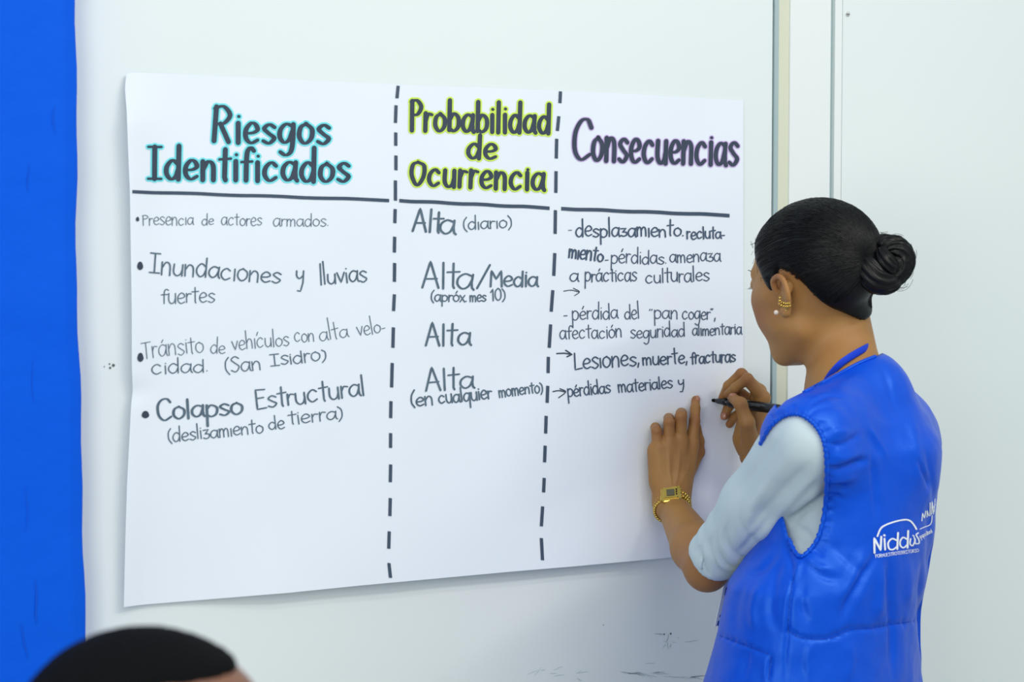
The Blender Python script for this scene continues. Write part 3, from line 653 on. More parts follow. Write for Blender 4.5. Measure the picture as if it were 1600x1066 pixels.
HC_ = [([(1050, 765), (1046, 735), (1045, 700)], 2.6, .0011), ([(1054, 765), (1060, 735), (1062, 700)], 2.6, .0011), ([(1060, 762), (1074, 735), (1080, 704)], 2.6, .0007), ([(1044, 765), (1032, 740), (1029, 712)], 2.6, .0006),
       ([(1050, 752), (1053, 720), (1053, 704)], 3, -.0006), ([(1058, 750), (1068, 722), (1071, 704)], 3, -.0005)]
for a, b in (((1080, 657), (1092, 657)), ((1080, 640), (1093, 640)), ((1058, 654), (1071, 654)), ((1038, 664), (1052, 664)), ((1019, 679), (1032, 679))):
    for d_ in (-2.2, 0, 2.2): HC_.append(([(a[0], a[1]+d_), (b[0], b[1]+d_)], .9, -.0004))
VV = crease(VV, vnormals(VV, QQ), HC_)
body = obj('body', VV, QQ, M['skin'], person)
tint = np.zeros(len(VV))
def spot(p, r, a):
    global tint
    d = np.linalg.norm(VV-p, axis=1); tint = np.maximum(tint, a*np.exp(-(d/r)**2))
for k in LF.values(): spot(k[0][1], .011, .7); spot(k[0][0], .011, .35); spot(k[0][2], .007, .4)
spot(LF['index'][0][3], .010, .8); spot(LTH[0][1], .014, .9)
for k in RF.values(): spot(k[0][1], .011, .7); spot(k[0][3], .010, .6)
spot(RTH[0][2], .010, .5); spot(RTH[0][3], .009, .6); spot(LE, .045, .55); spot(hd(.06, .05, -.04), .03, .6); spot(EARP[3], .02, .5)
at = body.data.attributes.new('tint', 'FLOAT', 'POINT'); at.data.foreach_set('value', tint.astype(np.float32))
def nail(p, along, out, w=.0048, l=.0062):
    a = unit(along); o = unit(np.asarray(out)-a*(np.asarray(out)@a)); s = np.cross(a, o); V, F = ellipsoid(p+o*.0005, (a, s, o), (l, w, .0016), 12, 8)
    obj('fingernail', V, F, M['nail'], person)
yo = np.array([0, -1., 0])
q = LF['index'][0]; nail(q[3]+yo*.0058+(q[3]-q[2])*.15, q[3]-q[2], yo)
q = RF['ring'][0]; nail(q[3]+(-rH*.35-fH)*.0055, q[3]-q[2], -rH*.4-fH)
q = RTH[0]; nail(q[3]+(Z*.75-fH*.6)*.0068, q[3]-q[2], Z*.7-fH*.6, .0055, .007)
# hair ------------------------------------------------------------
HB = [(-.2, -.082), (-.075, -.083), (-.063, -.083), (-.053, -.074), (-.045, -.056), (-.039, -.038), (-.034, -.022), (-.026, -.009), (-.018, .001), (-.010, .006), (-.002, .008), (.006, .0), (.012, -.016), (.018, -.020), (.030, -.004), (.044, .020), (.053, .040), (.060, .058), (.2, .062)]
def hair_t(f, u, l=None):
    b = np.interp(f, [p[0] for p in HB], [p[1] for p in HB]); s = np.clip((u-b)/.022+.25, 0, 1); s = s*s*(3-2*s); return -.004+.0100*s
HCf = HC.astype(np.float32)
def hair_sdf(X):
    q = (X-HCf)@HAX.T.astype(np.float32); return head_sdf(X)-hair_t(q[..., 0], q[..., 2]).astype(np.float32)
lo, hi = bb([hd(.10, 0, .05), hd(-.12, 0, .05), hd(0, .085, 0), hd(0, -.085, 0), hd(0, 0, .12), hd(-.1, 0, -.13)], .02)
V, Q = nets(hair_sdf, lo, hi, .0026); V = relax(V, Q, 2, .5)
q = (V-HC)@HAX.T; b = np.interp(q[:, 0], [p[0] for p in HB], [p[1] for p in HB]); keep = (q[:, 2] > b-.012)
Q = Q[keep[Q].all(1)]; used = np.unique(Q); mp_ = -np.ones(len(V), int); mp_[used] = np.arange(len(used)); V = V[used]; Q = mp_[Q]
hair = obj('hair', V, Q, M['hair'], person)
hbvh = BVHTree.FromPolygons([Vector(v) for v in V], [tuple(int(i) for i in f) for f in Q])
BC = hd(-.106, .004, -.008); BD = unit(BC-hd(-.02, 0, .0)); BDo = BD
def onhair(d, lift):
    h = hbvh.ray_cast(Vector(hd(-.01, 0, .01)+np.asarray(d)*.4), Vector(-np.asarray(d)))
    return None if h[0] is None else np.array(h[0])+np.array(d)*lift
mb = MB(); R = random.Random(8); HO = hd(-.01, 0, .01)
for i in range(1300):
    f = R.uniform(-.09, .085); s = R.choice((1, -1)); b = float(np.interp(f, [p[0] for p in HB], [p[1] for p in HB]))
    if R.random() < .35: f = .082; l0 = R.uniform(-.05, .05); st = hd(.08, l0, .05+R.uniform(0, .012))
    else: st = hd(f, s*.085*math.sqrt(max(.05, 1-(f/.105)**2)), b+R.uniform(0, .035))
    if i > 950: st = hd(R.uniform(.0, .08), R.uniform(-.065, .065), .09)
    a = unit(st-HO); e = unit(unit(BDo)+np.array([R.gauss(0, .05) for _ in range(3)])); pts = []
    for k in range(15):
        t = k/14; d = unit(a*(1-t)+e*t+Z*.10*math.sin(math.pi*t)*R.uniform(.9, 1.1)); p = onhair(d, .0003+.0008*math.sin(math.pi*t)*R.random())
        if p is not None: pts.append(p)
    if len(pts) > 6: mb.add(*tube(pts, [.00042*math.sin(math.pi*(j+.6)/(len(pts)+.2))+.0001 for j in range(len(pts))], 4))
for i in range(24):    # short baby hairs along the hairline
    s = R.choice((1, 1, -1)); f = R.uniform(.03, .075); b = float(np.interp(f, [p[0] for p in HB], [p[1] for p in HB])); st = hd(f, s*.08*math.sqrt(max(.02, 1-(f/.092)**2)), b+.006)
    a = unit(st-HO); p = onhair(a, .0); 
    if p is None: continue
    g = unit(HF*R.uniform(-.4, .3)+HU*R.uniform(-.5, .5)-HL*s*.1); c = np.cross(a, g); L = R.uniform(.006, .012)
    mb.add(*tube([p+g*L*t+c*.002*math.sin(t*7+i)+a*(.001+.002*t) for t in np.linspace(0, 1, 8)], [.00022]*8, 3))
for i in range(0):    # wisps at the nape
    f = R.uniform(-.07, -.03); b = float(np.interp(f, [p[0] for p in HB], [p[1] for p in HB])); st = hd(f, .05, b); p = onhair(unit(st-HO), 0)
    if p is None: continue
    g = unit(-HU+HF*R.uniform(-.6, .3)); L = R.uniform(.006, .016)
    mb.add(*tube([p+g*L*t+HL*.004*math.sin(t*6+i) for t in np.linspace(0, 1, 6)], [.00025]*6, 3))
mb.build('hair_strands', M['hair'], hair)['kind'] = 'stuff'
# bun: ropes of hair wound in a coil
BDo = BD; BD = unit(BD*.55-fH*.85+Z*.05); BC = P(1381, 411, 2.600); bx = unit(np.cross(BD, Z)); bx = bx if bx@rH > 0 else -bx; by = unit(np.cross(BD, bx)); by = by if by[2] > 0 else -by
mb = MB(); NR = 40
def rope(path, rad, ridges=11, twist=2.5, amp=.0011):
    pts = catmull(path, 8); k = len(pts); rr_ = np.interp(np.linspace(0, 1, k), np.linspace(0, 1, len(rad)), rad); V = []; F = []; prev = None
    for i, p in enumerate(pts):
        t = unit(pts[min(i+1, k-1)]-pts[max(i-1, 0)]); x = BD if prev is None else prev; x = unit(x-t*(x@t)); prev = x; y = np.cross(t, x)
        for j in range(NR*2):
            a = math.pi*j/NR; ra = rr_[i]*(1+.02*math.sin(3*a+i*.2))+amp*math.sin(ridges*a+twist*i/k*6.28)+.5*amp*math.sin(ridges*2.7*a+i*.3); V.append(p+ra*(math.cos(a)*x+math.sin(a)*y))
    m = NR*2
    for i in range(k-1):
        for j in range(m): F.append((i*m+j, i*m+(j+1) % m, (i+1)*m+(j+1) % m, (i+1)*m+j))
    F += [tuple(range(m-1, -1, -1)), tuple(range((k-1)*m, k*m))]; return V, F
def bl(x, y, d): return BC+bx*x+by*y+BD*d
def circ(r, a0, a1, d0, d1, n=10, cx=0, cy=0): return [bl(cx+r*math.cos(a0+(a1-a0)*i/n), cy+r*math.sin(a0+(a1-a0)*i/n), d0+(d1-d0)*i/n) for i in range(n+1)]
mb.add(*rope(circ(.019, 2.6, 8.6, -.020, -.004, 14, .004, .002), [.016, .021, .021, .020, .016], 13))
mb.add(*rope(circ(.019, -2.3, 2.2, .004, .012, 12, .002, .003), [.009, .018, .0195, .017, .008], 12))
mb.add(*rope([bl(-.030, .012, -.004), bl(-.027, -.006, .006), bl(-.016, -.021, .010), bl(.002, -.024, .008), bl(.016, -.014, .006)], [.012, .019, .021, .018, .010], 12))
mb.add(*rope([bl(-.012, .018, .016), bl(-.010, .004, .022), bl(-.002, -.006, .022), bl(.008, -.006, .016)], [.007, .012, .012, .006], 9, 1.5, .0008))
bun = mb.build('bun', M['hair'], hair)
mb = MB()
for i in range(60):
    a0 = R.uniform(0, 6.28); r = R.uniform(.03, .041); d0 = R.uniform(-.02, .02)
    pts = [bl((r+.003*math.sin(t*5+i))*math.cos(a0+t), (r+.003*math.sin(t*5+i))*math.sin(a0+t), d0+.006*t) for t in np.linspace(0, R.uniform(.4, 1.3), 9)]
    mb.add(*tube(pts, [.0003]*9, 3))
mb.build('bun_strands', M['hair'], hair)['kind'] = 'stuff'
# eyebrow and lashes on both sides
for s in (1, -1):
    mb = MB()
    for i in range(30):
        t = i/29; b = hd(.10-.030*t*t, s*(.013+.037*t), .019+.005*math.sin(t*2.6)); a = unit(b-HO); d0 = 0
        lo_, hi_ = .04, .14
        for _ in range(14):
            m_ = (lo_+hi_)/2
            if float(head_sdf((HO+a*m_)[None, :].astype(np.float32))[0]) < 0: lo_ = m_
            else: hi_ = m_
        b = HO+a*(lo_+.0002); e = b+HL*s*.005+HU*.0015+a*.0006; mb.add(*tube([b, (b+e)/2+a*.0005, e], [.0004, .0004, .0002], 3))
    mb.build('eyebrow', M['hair'], person)['kind'] = 'stuff'
    mb = MB()
    for i in range(12):
        t = i/11; b = hd(.083-.004*t, s*(.022+.020*t), .001); e = b+HF*.007+HL*s*.002*t-HU*.002; mb.add(*tube([b, (b+e)/2-HU*.0015, e], [.0003, .0002, .0001], 3))
    mb.build('eyelashes', M['hair'], person)['kind'] = 'stuff'
# shirt -----------------------------------------------------------
cuffc = LE+(LS-LE)*.085; AD = unit(LS-LE)
def shirt_sdf(X):
    d = torso_sdf(X, -.009)
    q = (X-LE.astype(np.float32))@AD.astype(np.float32); Ln = np.linalg.norm(LS-LE)
    sl = rcone(X, LE, LE+(LS-LE)*.5, .0355, .045); sl = smin(sl, rcone(X, LE+(LS-LE)*.5, LS, .045, .057), .02)
    bul = .0022*np.exp(-((q-.035)/.012)**2); sl = sl-bul+.0016*np.sin(q*210)*np.exp(-((q-.045)/.03)**2)
    sl = np.maximum(sl, -(q-.014))
    d = smin(d, sl, .018)
    qr = (X-RE.astype(np.float32))@unit(RS-RE).astype(np.float32); sr = np.maximum(rcone(X, RE, RS, .042, .053), -(qr-.02)); d = smin(d, sr, .018)
    d = np.maximum(d, (.93-X[..., 2]))
    return np.maximum(d, -rcone(X, NK0, NK1+(NK1-NK0)*.1, .058, .066))
lo, hi = bb([LS, RS, LE, RE, hipc+np.array([.13, .13, .02]), hipc-np.array([.13, .13, -.02])], .065)
V, Q = nets(shirt_sdf, lo, hi, .0038); V = relax(V, Q, 2, .5); N = vnormals(V, Q)
SC = [([(1285, 776), (1262, 792), (1232, 822)], 6, -.0045), ([(1284, 762), (1255, 782), (1228, 806)], 7, .003), ([(1245, 690), (1200, 760), (1150, 812)], 11, .0016), ([(1268, 720), (1222, 770), (1160, 838)], 8, -.0022),
      ([(1225, 668), (1190, 722), (1140, 786)], 7, -.0014), ([(1278, 740), (1240, 775), (1180, 850)], 7, .0026), ([(1212, 800), (1180, 838), (1150, 868)], 5, -.002), ([(1125, 822), (1118, 850), (1135, 880), (1160, 890)], 3.5, -.0022),
      ([(1113, 832), (1108, 858), (1122, 888), (1145, 900)], 3.5, -.0025), ([(1140, 806), (1134, 838), (1152, 868), (1180, 876)], 4.5, -.002), ([(1132, 814), (1126, 845), (1144, 874), (1172, 884)], 4, .0022),
      ([(1160, 785), (1156, 815), (1175, 845), (1200, 850)], 5, -.0016), ([(1097, 842), (1092, 862), (1103, 892), (1112, 900)], 3, -.002), ([(1240, 820), (1262, 835), (1270, 850)], 5, -.002), ([(1205, 745), (1178, 790), (1170, 820)], 6, .0018)]
V = crease(V, N, [(a, b, c*1.7) for a, b, c in SC]); V = V+vnormals(V, Q)*(.0024*nz3(V, 24, 3))[:, None]
shirt = obj('shirt', V, Q, M['shirt'], person)
# little tuck on the pushed-up sleeve edge
mb = MB()
sb = BVHTree.FromPolygons([Vector(v) for v in V], [tuple(int(i) for i in f) for f in Q])
def cast(bvh, px, py, lift):
    d = ray(px, py); h = bvh.ray_cast(Vector(CAM), Vector(unit(d))); 
    return None if h[0] is None else np.array(h[0])-unit(d)*lift
pts = [cast(sb, x, y, .001) for x, y in [(1098, 868), (1096, 876), (1094, 884), (1097, 890)]]; pts = [p for p in pts if p is not None]
if len(pts) > 2: mb.add(*tube(pts, [.0012, .003, .0028, .0016][:len(pts)], 8)); mb.build('sleeve_knot', M['shirt'], shirt)
# vest ------------------------------------------------------------
ARM = [(1186, 699), (1198, 674), (1210, 660), (1223, 651), (1236, 647), (1249, 647.5), (1262, 654), (1273, 664), (1282, 677), (1288, 692), (1291, 712), (1292, 740), (1290.5, 778), (1286, 814), (1277, 843), (1265, 860), (1250, 871), (1239, 857), (1231, 838), (1224, 812), (1205, 770), (1190, 730)]
COL = [(1255, 613.5), (1263, 609.5), (1275, 603), (1300, 590), (1322, 578), (1345, 566), (1371, 555.5)]
def vest_sdf(X):
    d = torso_sdf(X, .0085, .0018)
    return np.maximum(d, .80-X[..., 2])
lo, hi = bb([LS, RS, NAPE, np.append(foot[:2]-.19, .79), np.append(foot[:2]+.19, .79)], .075)
V, Q = nets(vest_sdf, lo, hi, .0036); V = relax(V, Q, 3, .5); N = vnormals(V, Q)
VC = [([(1296, 736), (1318, 731), (1338, 724), (1360, 718)], 5.5, -.0075), ([(1296, 722), (1320, 716), (1350, 706)], 7, .004), ([(1294, 690), (1312, 696), (1332, 688), (1345, 676)], 5, -.0045), ([(1296, 680), (1312, 674), (1330, 676)], 5, .003),
      ([(1294, 766), (1308, 760), (1326, 764)], 4.5, -.005), ([(1294, 752), (1315, 750), (1340, 745)], 6, .003), ([(1292, 784), (1306, 778), (1318, 779)], 4, -.003),
      ([(1362, 705), (1367, 760), (1370, 812)], 4, -.003), ([(1358, 668), (1372, 690), (1388, 716)], 3.5, .003), ([(1350, 670), (1362, 690), (1376, 714)], 6, -.0022),
      ([(1432, 716), (1442, 738), (1450, 752), (1453, 766)], 3.5, -.005), ([(1420, 640), (1432, 700), (1440, 760)], 8, .0026), ([(1446, 700), (1458, 760), (1458, 790)], 4, -.003), ([(1376, 566), (1388, 600), (1400, 650)], 4, -.0016),
      ([(1258, 640), (1290, 620), (1325, 622)], 3, -.002), ([(1262, 633), (1285, 622), (1308, 612)], 2.5, -.0014), ([(1262, 646), (1285, 637), (1318, 634)], 3, -.0016), ([(1275, 600), (1300, 598), (1330, 583)], 3, -.0012),
      ([(1372, 862), (1350, 900), (1330, 935), (1314, 970)], 6, -.006), ([(1352, 862), (1330, 905), (1310, 940)], 9, .0045), ([(1388, 870), (1391, 930), (1394, 990), (1395, 1060)], 5, -.005), ([(1378, 880), (1376, 930), (1370, 970)], 8, .004),
      ([(1440, 872), (1438, 930), (1440, 985), (1446, 1062)], 4, -.005), ([(1450, 790), (1452, 850), (1448, 900)], 5, -.004), ([(1420, 880), (1418, 950)], 8, .003),
      ([(1300, 850), (1330, 880), (1350, 900)], 7, -.003), ([(1262, 880), (1285, 900), (1320, 905)], 6, -.0028), ([(1256, 866), (1275, 885), (1300, 890)], 5, .0026), ([(1258, 905), (1252, 940), (1262, 975)], 8, -.003),
      ([(1225, 870), (1212, 900), (1205, 950), (1214, 985)], 8, -.0035), ([(1190, 905), (1176, 950), (1180, 990)], 7, .003), ([(1160, 910), (1148, 950), (1150, 995)], 8, -.0026), ([(1165, 895), (1190, 890), (1215, 862)], 6, -.004),
      ([(1228, 845), (1234, 870), (1240, 895)], 4, -.004), ([(1250, 878), (1246, 892), (1240, 912)], 3.5, .004), ([(1325, 1000), (1330, 1030), (1322, 1066)], 8, .003),
      ([(1270, 1002), (1262, 1030), (1266, 1066)], 6, .0026), ([(1170, 1012), (1165, 1040), (1160, 1066)], 6, -.002), ([(1242, 897), (1237, 917), (1233, 950), (1231, 985), (1228, 1020), (1227, 1066)], 2.6, -.0034),
      ([(1236, 900), (1228, 940), (1224, 985)], 4, .002)]
HS = [(1231, 985), (1250, 996), (1280, 999), (1305, 995), (1330, 984), (1362, 982), (1395, 976), (1437, 970)]
PT = [(1118, 991), (1155, 1005), (1205, 1024)]
VC += [(HS, 2.6, -.0034), (PT, 2.4, -.0026), ([(1205, 1024), (1203, 1042), (1201, 1066)], 2.2, -.004), ([(1196, 1028), (1194, 1066)], 4, .0022)]
R = random.Random(21)
for pts_, cnt, ln, sgn in ((catmull(ARM[7:16], 6), 22, 15, 1), (catmull(ARM[2:8], 5), 9, 10, 1), (catmull(HS, 5), 26, 8, 0), (catmull(PT, 8), 9, 6, 0)):
    for i in range(cnt):
        k = (i+.5)/cnt*(len(pts_)-1); p = pts_[int(k)]; t = unit(pts_[min(int(k)+1, len(pts_)-1)]-p); nr = np.array([t[1], -t[0]]) if True else t
        L = ln*R.uniform(.7, 1.6)
        if sgn: VC.append(([tuple(p+nr*2), tuple(p+nr*L)], 2.6, -.0026*R.uniform(.6, 1.3)))
        else: VC.append(([tuple(p-nr*L*.7), tuple(p+nr*L*.7)], 2.6, -.0016*R.uniform(.5, 1.4)))
V = crease(V, N, VC); N = vnormals(V, Q)
V = V+N*(.0022*nz3(V*np.array([1, 1, .45]), 16, 1)+.0009*nz3(V, 45, 2))[:, None]
N = vnormals(V, Q); px, py, z = to_px(V); nr = near_side(V, N)
ly_ = np.interp(px, [1203, 1208, 1228, 1267, 1275], [651, 645, 626, 607, 603.3]); pu = (px > 1212) & (px < 1275) & (py < ly_)
for i_ in np.where(pu)[0]: V[i_] = P(px[i_], ly_[i_], z[i_])
px, py, z = to_px(V)
colp = COL+[(1420, 500), (1235, 500), (1246, 606)]
dele = (nr & inpoly(px, py, ARM)) | (nr & inpoly(px, py, colp))
def capd(V, a, b): a = np.asarray(a); b = np.asarray(b); ba = b-a; t = np.clip(((V-a)@ba)/(ba@ba), 0, 1); return np.linalg.norm(V-a-t[:, None]*ba, axis=1)
far = (V-CAM)@fH > 2.64
dele |= capd(V, RS+(RE-RS)*.10-SA*.03, RS-SA*.16+TA*.05) < .062
dele |= (~nr) & (capd(V, NK0, NK1+(NK1-NK0)*.05) < .060)
dele |= V[:, 2] < .803
dele |= (~nr) & (capd(V, LS+SA*.015+TA*.05, LE) < .056) & (V[:, 2] < LS[2]+.005)
keep = ~dele; Q = Q[keep[Q].all(1)]
used = np.unique(Q); mp_ = -np.ones(len(V), int); mp_[used] = np.arange(len(used)); V = V[used]; Q = mp_[Q]; nr = nr[used]
# pull the cut edges onto clean curves
e = np.concatenate([Q[:, [i, (i+1) % 4]] for i in range(4)]); es = np.sort(e, 1); key = es[:, 0]*10**7+es[:, 1]; _, inv, cnt = np.unique(key, return_inverse=True, return_counts=True)
bnd = np.unique(e[cnt[inv] == 1]); px, py, z = to_px(V)
for pl_, tol in ((ARM+[ARM[0]], 8), (COL, 8)):
    pc_ = [tuple(p) for p in catmull(pl_, 4)]; bi = bnd[nr[bnd]]; d, t, qx, qy = polydist(px[bi], py[bi], pc_); k = d < tol; bi = bi[k]
    for i_, x_, y_ in zip(bi, qx[k], qy[k]): V[i_] = P(x_, y_, z[i_])
vest = obj('vest', V, Q, M['vest'], person)
md = vest.modifiers.new('t', 'SOLIDIFY'); md.thickness = .0016; md.offset = -1
vb = BVHTree.FromPolygons([Vector(v) for v in V], [tuple(int(i) for i in f) for f in Q])
px, py, z = to_px(V); NRI = np.where(nr)[0]
def onvest(x, y, lift=0.0):
    i = NRI[np.argmin((px[NRI]-x)**2+(py[NRI]-y)**2)]; return P(x, y, z[i]-lift)
pts = [onvest(*p, .001) for p in [tuple(q) for q in catmull(ARM[:19], 8)]]; pts = [np.mean(pts[max(0, i-3):i+4], axis=0) for i in range(len(pts))]
obj('armhole_binding', *tube(pts, [.0030+.0007*math.sin(i*1.9)+.0004*math.sin(i*3.1) for i in range(len(pts))], 8), M['vest'], vest)
pts = [onvest(*p, .0005) for p in [tuple(q) for q in catmull(COL, 8)]]; pts = [np.mean(pts[max(0, i-2):i+3], axis=0) for i in range(len(pts))]
obj('collar_binding', *tube(pts, .0024, 8), M['vest'], vest)
def fnv(x, y, e):
    return cast(vb, x, y, e+.0006)
# stitched seams
def stitches(line, m=M['stitch'], L=4.2, gap=2.2, w=1.1):
    mb = MB(); c = catmull(line, 8); acc = 0; seg = []; 
    d = [0]; 
    for i in range(1, len(c)): d.append(d[-1]+np.linalg.norm(c[i]-c[i-1]))
    s = 0; c = np.array(c)
    while s < d[-1]-L:
        a = [np.interp(s, d, c[:, 0]), np.interp(s, d, c[:, 1])]; b = [np.interp(s+L, d, c[:, 0]), np.interp(s+L, d, c[:, 1])]; ink(mb, [a, b], w, fnv, .0003); s += L+gap
    if mb.V: mb.build('stitching', m, vest, False)
stitches(HS); stitches(PT); stitches([(1205, 1026), (1203, 1042), (1201, 1064)]); stitches([(1242, 897), (1237, 917), (1233, 950), (1231, 985)], w=.8)
# printed emblems on the back
def vprint(name, S, label=None):
    mb = MB()
    for s, w in S: ink(mb, s, w*1.25, fnv, .0008, .15, step=1.5)
    o = mb.build(name, M['white'], vest, False)
    if label: o['label'] = label
L1 = [([tuple(p) for p in catmull([(1371, 838), (1375, 828), (1381, 822), (1396, 816), (1412, 812.5), (1421, 813.5), (1427, 819), (1432, 827)], 5)], 2.2)]
L1 += [([(1366.5, 864), (1366, 841), (1376, 860), (1377, 839)], 2.6), ([(1383, 859), (1382, 842)], 2.4), ([(1381.5, 836.5), (1382.3, 837)], 2.8)]
L1 += [([tuple(p) for p in catmull([(1402, 845), (1394, 842), (1388, 848), (1389, 857), (1395, 859), (1402, 854)], 5)], 2.2), ([(1403.2, 833), (1402, 858)], 2.5)]
L1 += [([tuple(p) for p in catmull([(1417.5, 843), (1411, 840), (1406.5, 846), (1407, 853), (1412, 856), (1418, 851)], 5)], 2.1), ([(1419, 830), (1418, 856)], 2.5)]
L1 += [([tuple(p) for p in catmull([(1423, 842), (1422, 850), (1426, 853), (1429, 847)], 4)], 1.8), ([tuple(p) for p in catmull([(1430, 842), (1430, 850), (1428, 838), (1426, 837)], 4)], 1.4)]
L1 += [([tuple(p) for p in catmull([(1435, 833), (1431.5, 836), (1435.5, 843), (1436, 849), (1431, 850)], 5)], 1.8)]
vprint('printed_emblem', L1, 'white printed word under an arc')
S = [(s, .55) for s in strokes_of('PORNUESTROTERRITORIO', 1368, 872, 1436, 862.5, 3.0, asc=1.7, jit=0)]
vprint('printed_slogan', S)
L2 = [([(1440.5, 814), (1441.5, 802), (1444.5, 810), (1446.5, 799)], 1.3), ([(1448.5, 808), (1448.8, 798), (1451, 806)], 1.2), ([(1453, 806), (1453.5, 786)], 1.3), ([(1455.5, 804), (1456.5, 784), (1458.5, 803)], 1.2), ([(1459.5, 800), (1461, 780)], 1.0), ([(1457, 795), (1461.5, 789)], .9),
      ([tuple(p) for p in catmull([(1437.5, 827), (1444, 824), (1452, 821), (1455.5, 816), (1456.5, 806)], 4)], 1.2)]
vprint('printed_emblem', L2, 'second white emblem curving round the side')
S = [(s, .55) for s in strokes_of('grupocultural', 1438, 842, 1457, 832, 3.8, asc=1.6, jit=0)]; vprint('printed_slogan', S)
# lanyard with a badge --------------------------------------------
ly = empty('lanyard', P(1330, 570, 2.60), label='blue lanyard around the neck of the person in the blue vest', cat='lanyard')
ln = catmull([P(1352, 541, 2.655), P(1357, 541.5, 2.625), P(1349, 546, 2.603), P(1333, 555, 2.590), P(1314, 568, 2.584), P(1300, 583, 2.588), P(1291, 596, 2.596), P(1285, 605, 2.606)], 6)
obj('strap', *tube(ln, .0052, 10, flat=.22, up=-fH+rH*.3-Z*.05), M['strap'], ly)
bd = empty('badge', P(1124, 940, 2.66), label='white ID badge with navy bands hanging in front of the blue vest', cat='badge')
bo = P(1133.5, 903, 2.74); bdn = unit(P(1116.5, 979, 2.74)-bo); bsx = unit(rH*.80+fH*.45); bn = np.cross(bsx, bdn)
def bp(s, t, o=0): return bo+bdn*t+bsx*s+bn*o
def slab(s0, s1, t0, t1, o0, o1):
    V = [bp(s, t, o) for s in (s0, s1) for t in (t0, t1) for o in (o0, o1)]; return V, [(0, 1, 3, 2), (4, 6, 7, 5), (0, 4, 5, 1), (2, 3, 7, 6), (0, 2, 6, 4), (1, 5, 7, 3)]
Lb = float(np.linalg.norm(P(1116.5, 979, 2.74)-bo))
obj('card', *slab(0, .050, 0, Lb, -.001, .001), M['card'], bd, False)
for (s0, t0, t1) in [(.004, .014, .026), (.004, .054, .058), (.003, Lb-.008, Lb-.001)]:
    for o0, o1 in ((.0011, .0015), (-.0015, -.0011)): obj('printed_band', *slab(s0, .05, t0, t1, o0, o1), M['cardb'], bd, False)
# earrings --------------------------------------------------------
ring_l = empty('earring', hd(-.002, .085, -.036), label='gold beaded cuff earring on the left ear below the black hair', cat='earring')
k = 0
for row, (x0, y0, x1, y1) in enumerate([(1218, 470, 1234, 474), (1217.5, 475, 1234, 478.5)]):
    for i in range(6):
        t = i/5; x = x0+(x1-x0)*t; y = y0+(y1-y0)*t+2.2*math.sin(math.pi*t)
        V, F = ellipsoid(P(x, y, 2.565+.004*abs(t-.5)), np.eye(3), (.0017,)*3, 8, 6); obj('gold_bead', V, F, M['gold'], ring_l)
V, F = ellipsoid(P(1218.5, 465.5, 2.566), np.eye(3), (.0017,)*3, 8, 6); obj('gold_bead', V, F, M['gold'], ring_l)
V, F = ellipsoid(P(1212.8, 488.3, 2.580), np.eye(3), (.0032,)*3, 14, 9); tag(obj('pearl_earring', V, F, M['pearl']), 'small pearl stud just in front of the earlobe', 'earring')
V, F = ellipsoid(P(1228.3, 485.3, 2.572), np.eye(3), (.0017,)*3, 8, 6); tag(obj('stud_earring', V, F, M['gold']), 'tiny gold stud at the back of the earlobe', 'earring')
# wristwatch ------------------------------------------------------
wt = empty('wristwatch', LW, label='gold digital wristwatch on the left wrist against the paper', cat='watch')
wa = unit(WP(1051, 740, .044)-WP(1056, 830, .10)); wo = unit(-fH-rH*.12+Z*.10); wo = unit(wo-wa*(wo@wa)); ws = np.cross(wa, wo); ws = ws if ws@rH > 0 else -ws
WC = WP(1050, 786, .050)
tl = -.006
def wp_(ang, rs=.0262, ro=.0248, dz=0.0): return WC+ws*rs*math.sin(ang)+wo*ro*math.cos(ang)+wa*(dz-.007*(1-math.cos(ang)))
for side in (1, -1):
    n = 15
    for i in range(n):
        a0 = side*(.50+i*.172); a1 = a0+side*.150; 
        q = [wp_(a0), wp_(a1)]; m = MB()
        for k3, dz in enumerate((-.0066, 0, .0066)):
            rr2 = tube([wp_(a0, dz=dz), wp_((a0+a1)/2, .0268, .0254, dz=dz), wp_(a1, dz=dz)], [.0026, .0029, .0026], 6); m.add(*rr2)
        m.build('band_link', M['gold'], wt)
def wbox(c, hx, ha, ho, cham, o0):
    prof = [(-hx+cham, -ha), (hx-cham, -ha), (hx, -ha+cham), (hx, ha-cham), (hx-cham, ha), (-hx+cham, ha), (-hx, ha-cham), (-hx, -ha+cham)]
    V = [c+ws*x+wa*a+wo*(o0) for x, a in prof]+[c+ws*x+wa*a+wo*(o0+ho) for x, a in prof]+[c+ws*x*.9+wa*a*.88+wo*(o0+ho+.0012) for x, a in prof]
    F = [tuple(range(7, -1, -1)), tuple(range(16, 24))]
    for b in (0, 8): F += [(b+i, b+(i+1) % 8, b+8+(i+1) % 8, b+8+i) for i in range(8)]
    return V, F
cc = WC+wo*.0225+wa*.0005
obj('watch_case', *wbox(cc, .0150, .0150, .0052, .004, 0), M['gold'], wt, False)
obj('case_back', *wbox(cc, .0140, .0158, .002, .004, -.0015), M['dark'], wt, False)
obj('face_plate', *wbox(cc, .0118, .0105, .0004, .001, .0064), M['gold'], wt, False)
obj('display', *wbox(cc-wa*.001, .0060, .0058, .0004, .0005, .0078), M['lcd'], wt, False)
for k in range(3): obj('face_marking', *wbox(cc+ws*(.0088)+wa*(.004-.004*k), .0012, .0012, .0003, .0002, .0078), M['dark'], wt, False)
for sx in (-1, 1):
    for sa in (-1, 1): V, F = ellipsoid(cc+ws*sx*.0152+wa*sa*.007+wo*.003, (ws, wa, wo), (.0014, .0018, .0014), 8, 6); obj('button', V, F, M['gold'], wt)
